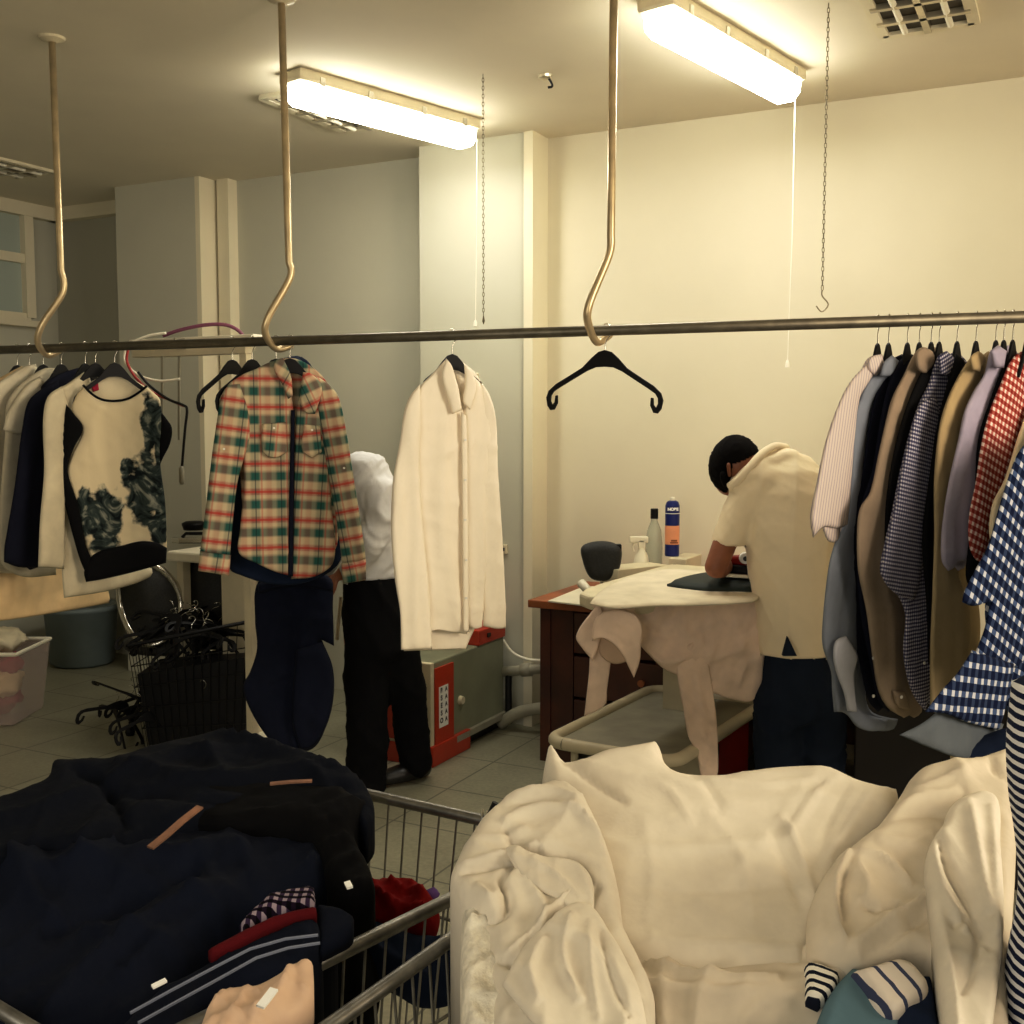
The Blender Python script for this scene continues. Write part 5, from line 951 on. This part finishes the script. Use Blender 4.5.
wg('white_bundle', 'twisted white cloth bundle with deep folds at the left of the white pile', '560,792 530,798 505,808 485,824 468,848 457,868 450,886 454,900 464,918 474,932 484,950 488,985 492,1060 650,1060 655,1010 640,970 625,940 620,905 612,870 600,840 585,812', LW, thick=.045, R=18, sp=3.5, off=.02, back=V((0, 0, -.25)), crump=(.005, .14),
   strokes=[('500,846 530,832 575,836 604,862', 4, .012), ('503,850 518,870 545,882 572,888 592,910', 3.5, -.020), ('458,893 500,888 545,872', 3, -.018), ('455,888 500,880 540,866', 3, .010), ('468,926 495,942 508,930 502,905 522,880', 3, -.020), ('590,905 562,925 532,960 500,985', 4, .016), ('600,905 585,930 570,962', 3, -.014), ('522,898 545,940 530,990', 5, .012), ('490,978 540,1000 600,1020', 4, -.014), ('600,960 620,1000 640,1030', 4, .014), ('500,815 555,814 590,838', 5, .010), ('495,828 540,822 585,846', 4, -.008), ('560,800 590,830 606,880', 4, .010), ('470,860 500,860 530,850', 4, .008), ('510,990 530,1020 535,1050', 4, .012), ('560,985 575,1020 580,1050', 4, -.012), ('475,905 490,925 505,915', 3, .010)])
wg('white_flap', 'folded white flap crossing the twisted bundle', '504,850 512,846 540,856 575,862 592,880 594,925 578,916 560,900 535,888 518,872', LW, thick=.006, R=4, sp=3, off=.068, crump=(.003, .08), strokes=[('510,856 550,872 585,905', 3, .006)])
wg('white_flap', 'larger white flap hanging over the front of the twisted bundle', '572,905 592,908 608,930 628,965 642,1000 650,1050 560,1050 522,1010 502,985 522,950 547,925', LW, thick=.010, R=5, sp=3.5, off=.072, crump=(.005, .1), strokes=[('575,915 562,960 582,1010', 4, .012), ('598,930 610,980 630,1030', 3.5, -.010), ('545,940 530,975 540,1010', 4, .010), ('590,920 590,970 600,1030', 3, .008)])
wg('white_duvet', 'large folded white cloth at the right of the white pile', '898,802 908,786 922,775 950,770 975,766 992,760 1004,756 1012,766 1014,800 1014,880 1010,940 1006,1000 1008,1060 936,1060 932,1010 926,975 905,972 880,976 850,978 826,972 812,962 806,945 808,915 818,890 835,868 858,848 880,828', LC, thick=.04, R=18, sp=4, off=.03, back=V((0, 0, -.22)), crump=(.005, .16),
   strokes=[('846,868 831,905 833,945 842,966', 3.5, .016), ('850,874 838,908 840,945', 3, -.012), ('846,966 880,946 915,922 932,902', 4, .014), ('856,972 890,958 925,935', 4, -.010), ('853,922 872,932 895,926', 3, -.014), ('850,872 880,880 908,908', 4, .012), ('850,880 862,905 858,930', 3, .008), ('870,842 920,832 960,842', 5, -.008), ('880,832 920,815 955,815', 4, .008), ('900,812 940,800 962,790', 4, .008), ('985,775 990,790 1006,800', 4, -.01), ('870,860 910,862 930,850', 4, .006)])
wg('white_fold', 'bright white fold hanging down the front right of the white pile', '948,812 965,800 985,796 998,806 1000,850 1003,900 1002,950 996,1000 988,1060 944,1060 940,1010 934,960 930,925 926,895 924,868 930,845 942,828', LW, thick=.022, R=9, sp=3.5, off=.075, back=V((0, 0, -.05)), crump=(.004, .12), strokes=[('934,838 945,880 974,930 988,965', 3.5, -.014), ('930,850 940,900 966,945', 4, .010), ('945,938 966,932 976,960 956,1010', 4, -.012), ('965,805 976,870 986,930', 5, .012), ('988,810 992,880 994,950', 4, .008), ('940,960 950,1000 955,1050', 4, .01)])
wg('striped_cloth', 'black and white finely striped cloth peeking below the white sheet', '804,968 820,970 840,980 834,996 818,1010 805,1004', M['bstr'], thick=.02, R=7, sp=3.5, off=.03, uvrot=25); 
wg('teal_cloth', 'faded teal cloth under the white laundry at the bottom', '806,1060 818,1020 832,996 848,980 872,990 890,1010 905,1060', M['teal'], thick=.04, R=14, sp=5, off=.02, back=V((0, 0, -.1)))
wg('wide_striped_cloth', 'grey cloth with wide dark stripes under the white laundry', '846,982 868,976 896,968 912,974 926,992 926,1005 908,1020 890,1030 874,1020 862,1002', M['wstr'], thick=.03, R=10, sp=4, off=.045, uvrot=65)
wg('navy_cloth', 'dark navy cloth in the gap at the bottom right of the laundry', '905,985 930,985 940,1060 880,1060 890,1025', M['denim'], thick=.03, R=10, sp=5, off=.03)
# ================================================================ light
def area(name, loc, target, sx, sy, w, col):
    ld = bpy.data.lights.new(name, 'AREA'); ld.shape = 'RECTANGLE'; ld.size = sx; ld.size_y = sy; ld.energy = w; ld.color = col
    o = bpy.data.objects.new(name, ld); COL.objects.link(o); o.location = loc; o.rotation_euler = (V(target)-V(loc)).to_track_quat('-Z', 'Y').to_euler(); return o
area('assumed_daylight_fill', (3.0, .6, 2.1), (.6, 4.0, 1.2), 1.6, 1.5, 105, (1, .86, .68))  # unseen area lamp added for daylight assumed from the right; no window built
area('front_fill', (-1.2, -1.0, 2.5), (-.3, 3.5, .9), 2.2, 1.8, 26, (1, .93, .80))  # extra lamp out of view, added to light the scene from the front
area('ceiling_fill', (-1.8, -1.2, 1.3), (-1.6, 2.4, 2.99), 1.6, 1.2, 34, (1, .93, .80))  # unseen fill lamp added behind the camera to brighten the left ceiling
w = bpy.data.worlds.new('World'); SC.world = w; w.use_nodes = True; w.node_tree.nodes['Background'].inputs[0].default_value = (.9, .85, .7, 1); w.node_tree.nodes['Background'].inputs[1].default_value = .3
SC.view_settings.view_transform = 'Standard'; SC.view_settings.look = 'None'; SC.view_settings.exposure = 0.0
SC.view_settings.use_curve_mapping = True
cm = SC.view_settings.curve_mapping; cu = cm.curves[3]
cu.points.new(.20, .165); cu.points.new(.62, .615); cm.update()
SC.cycles.max_bounces = 6; SC.cycles.use_denoising = True
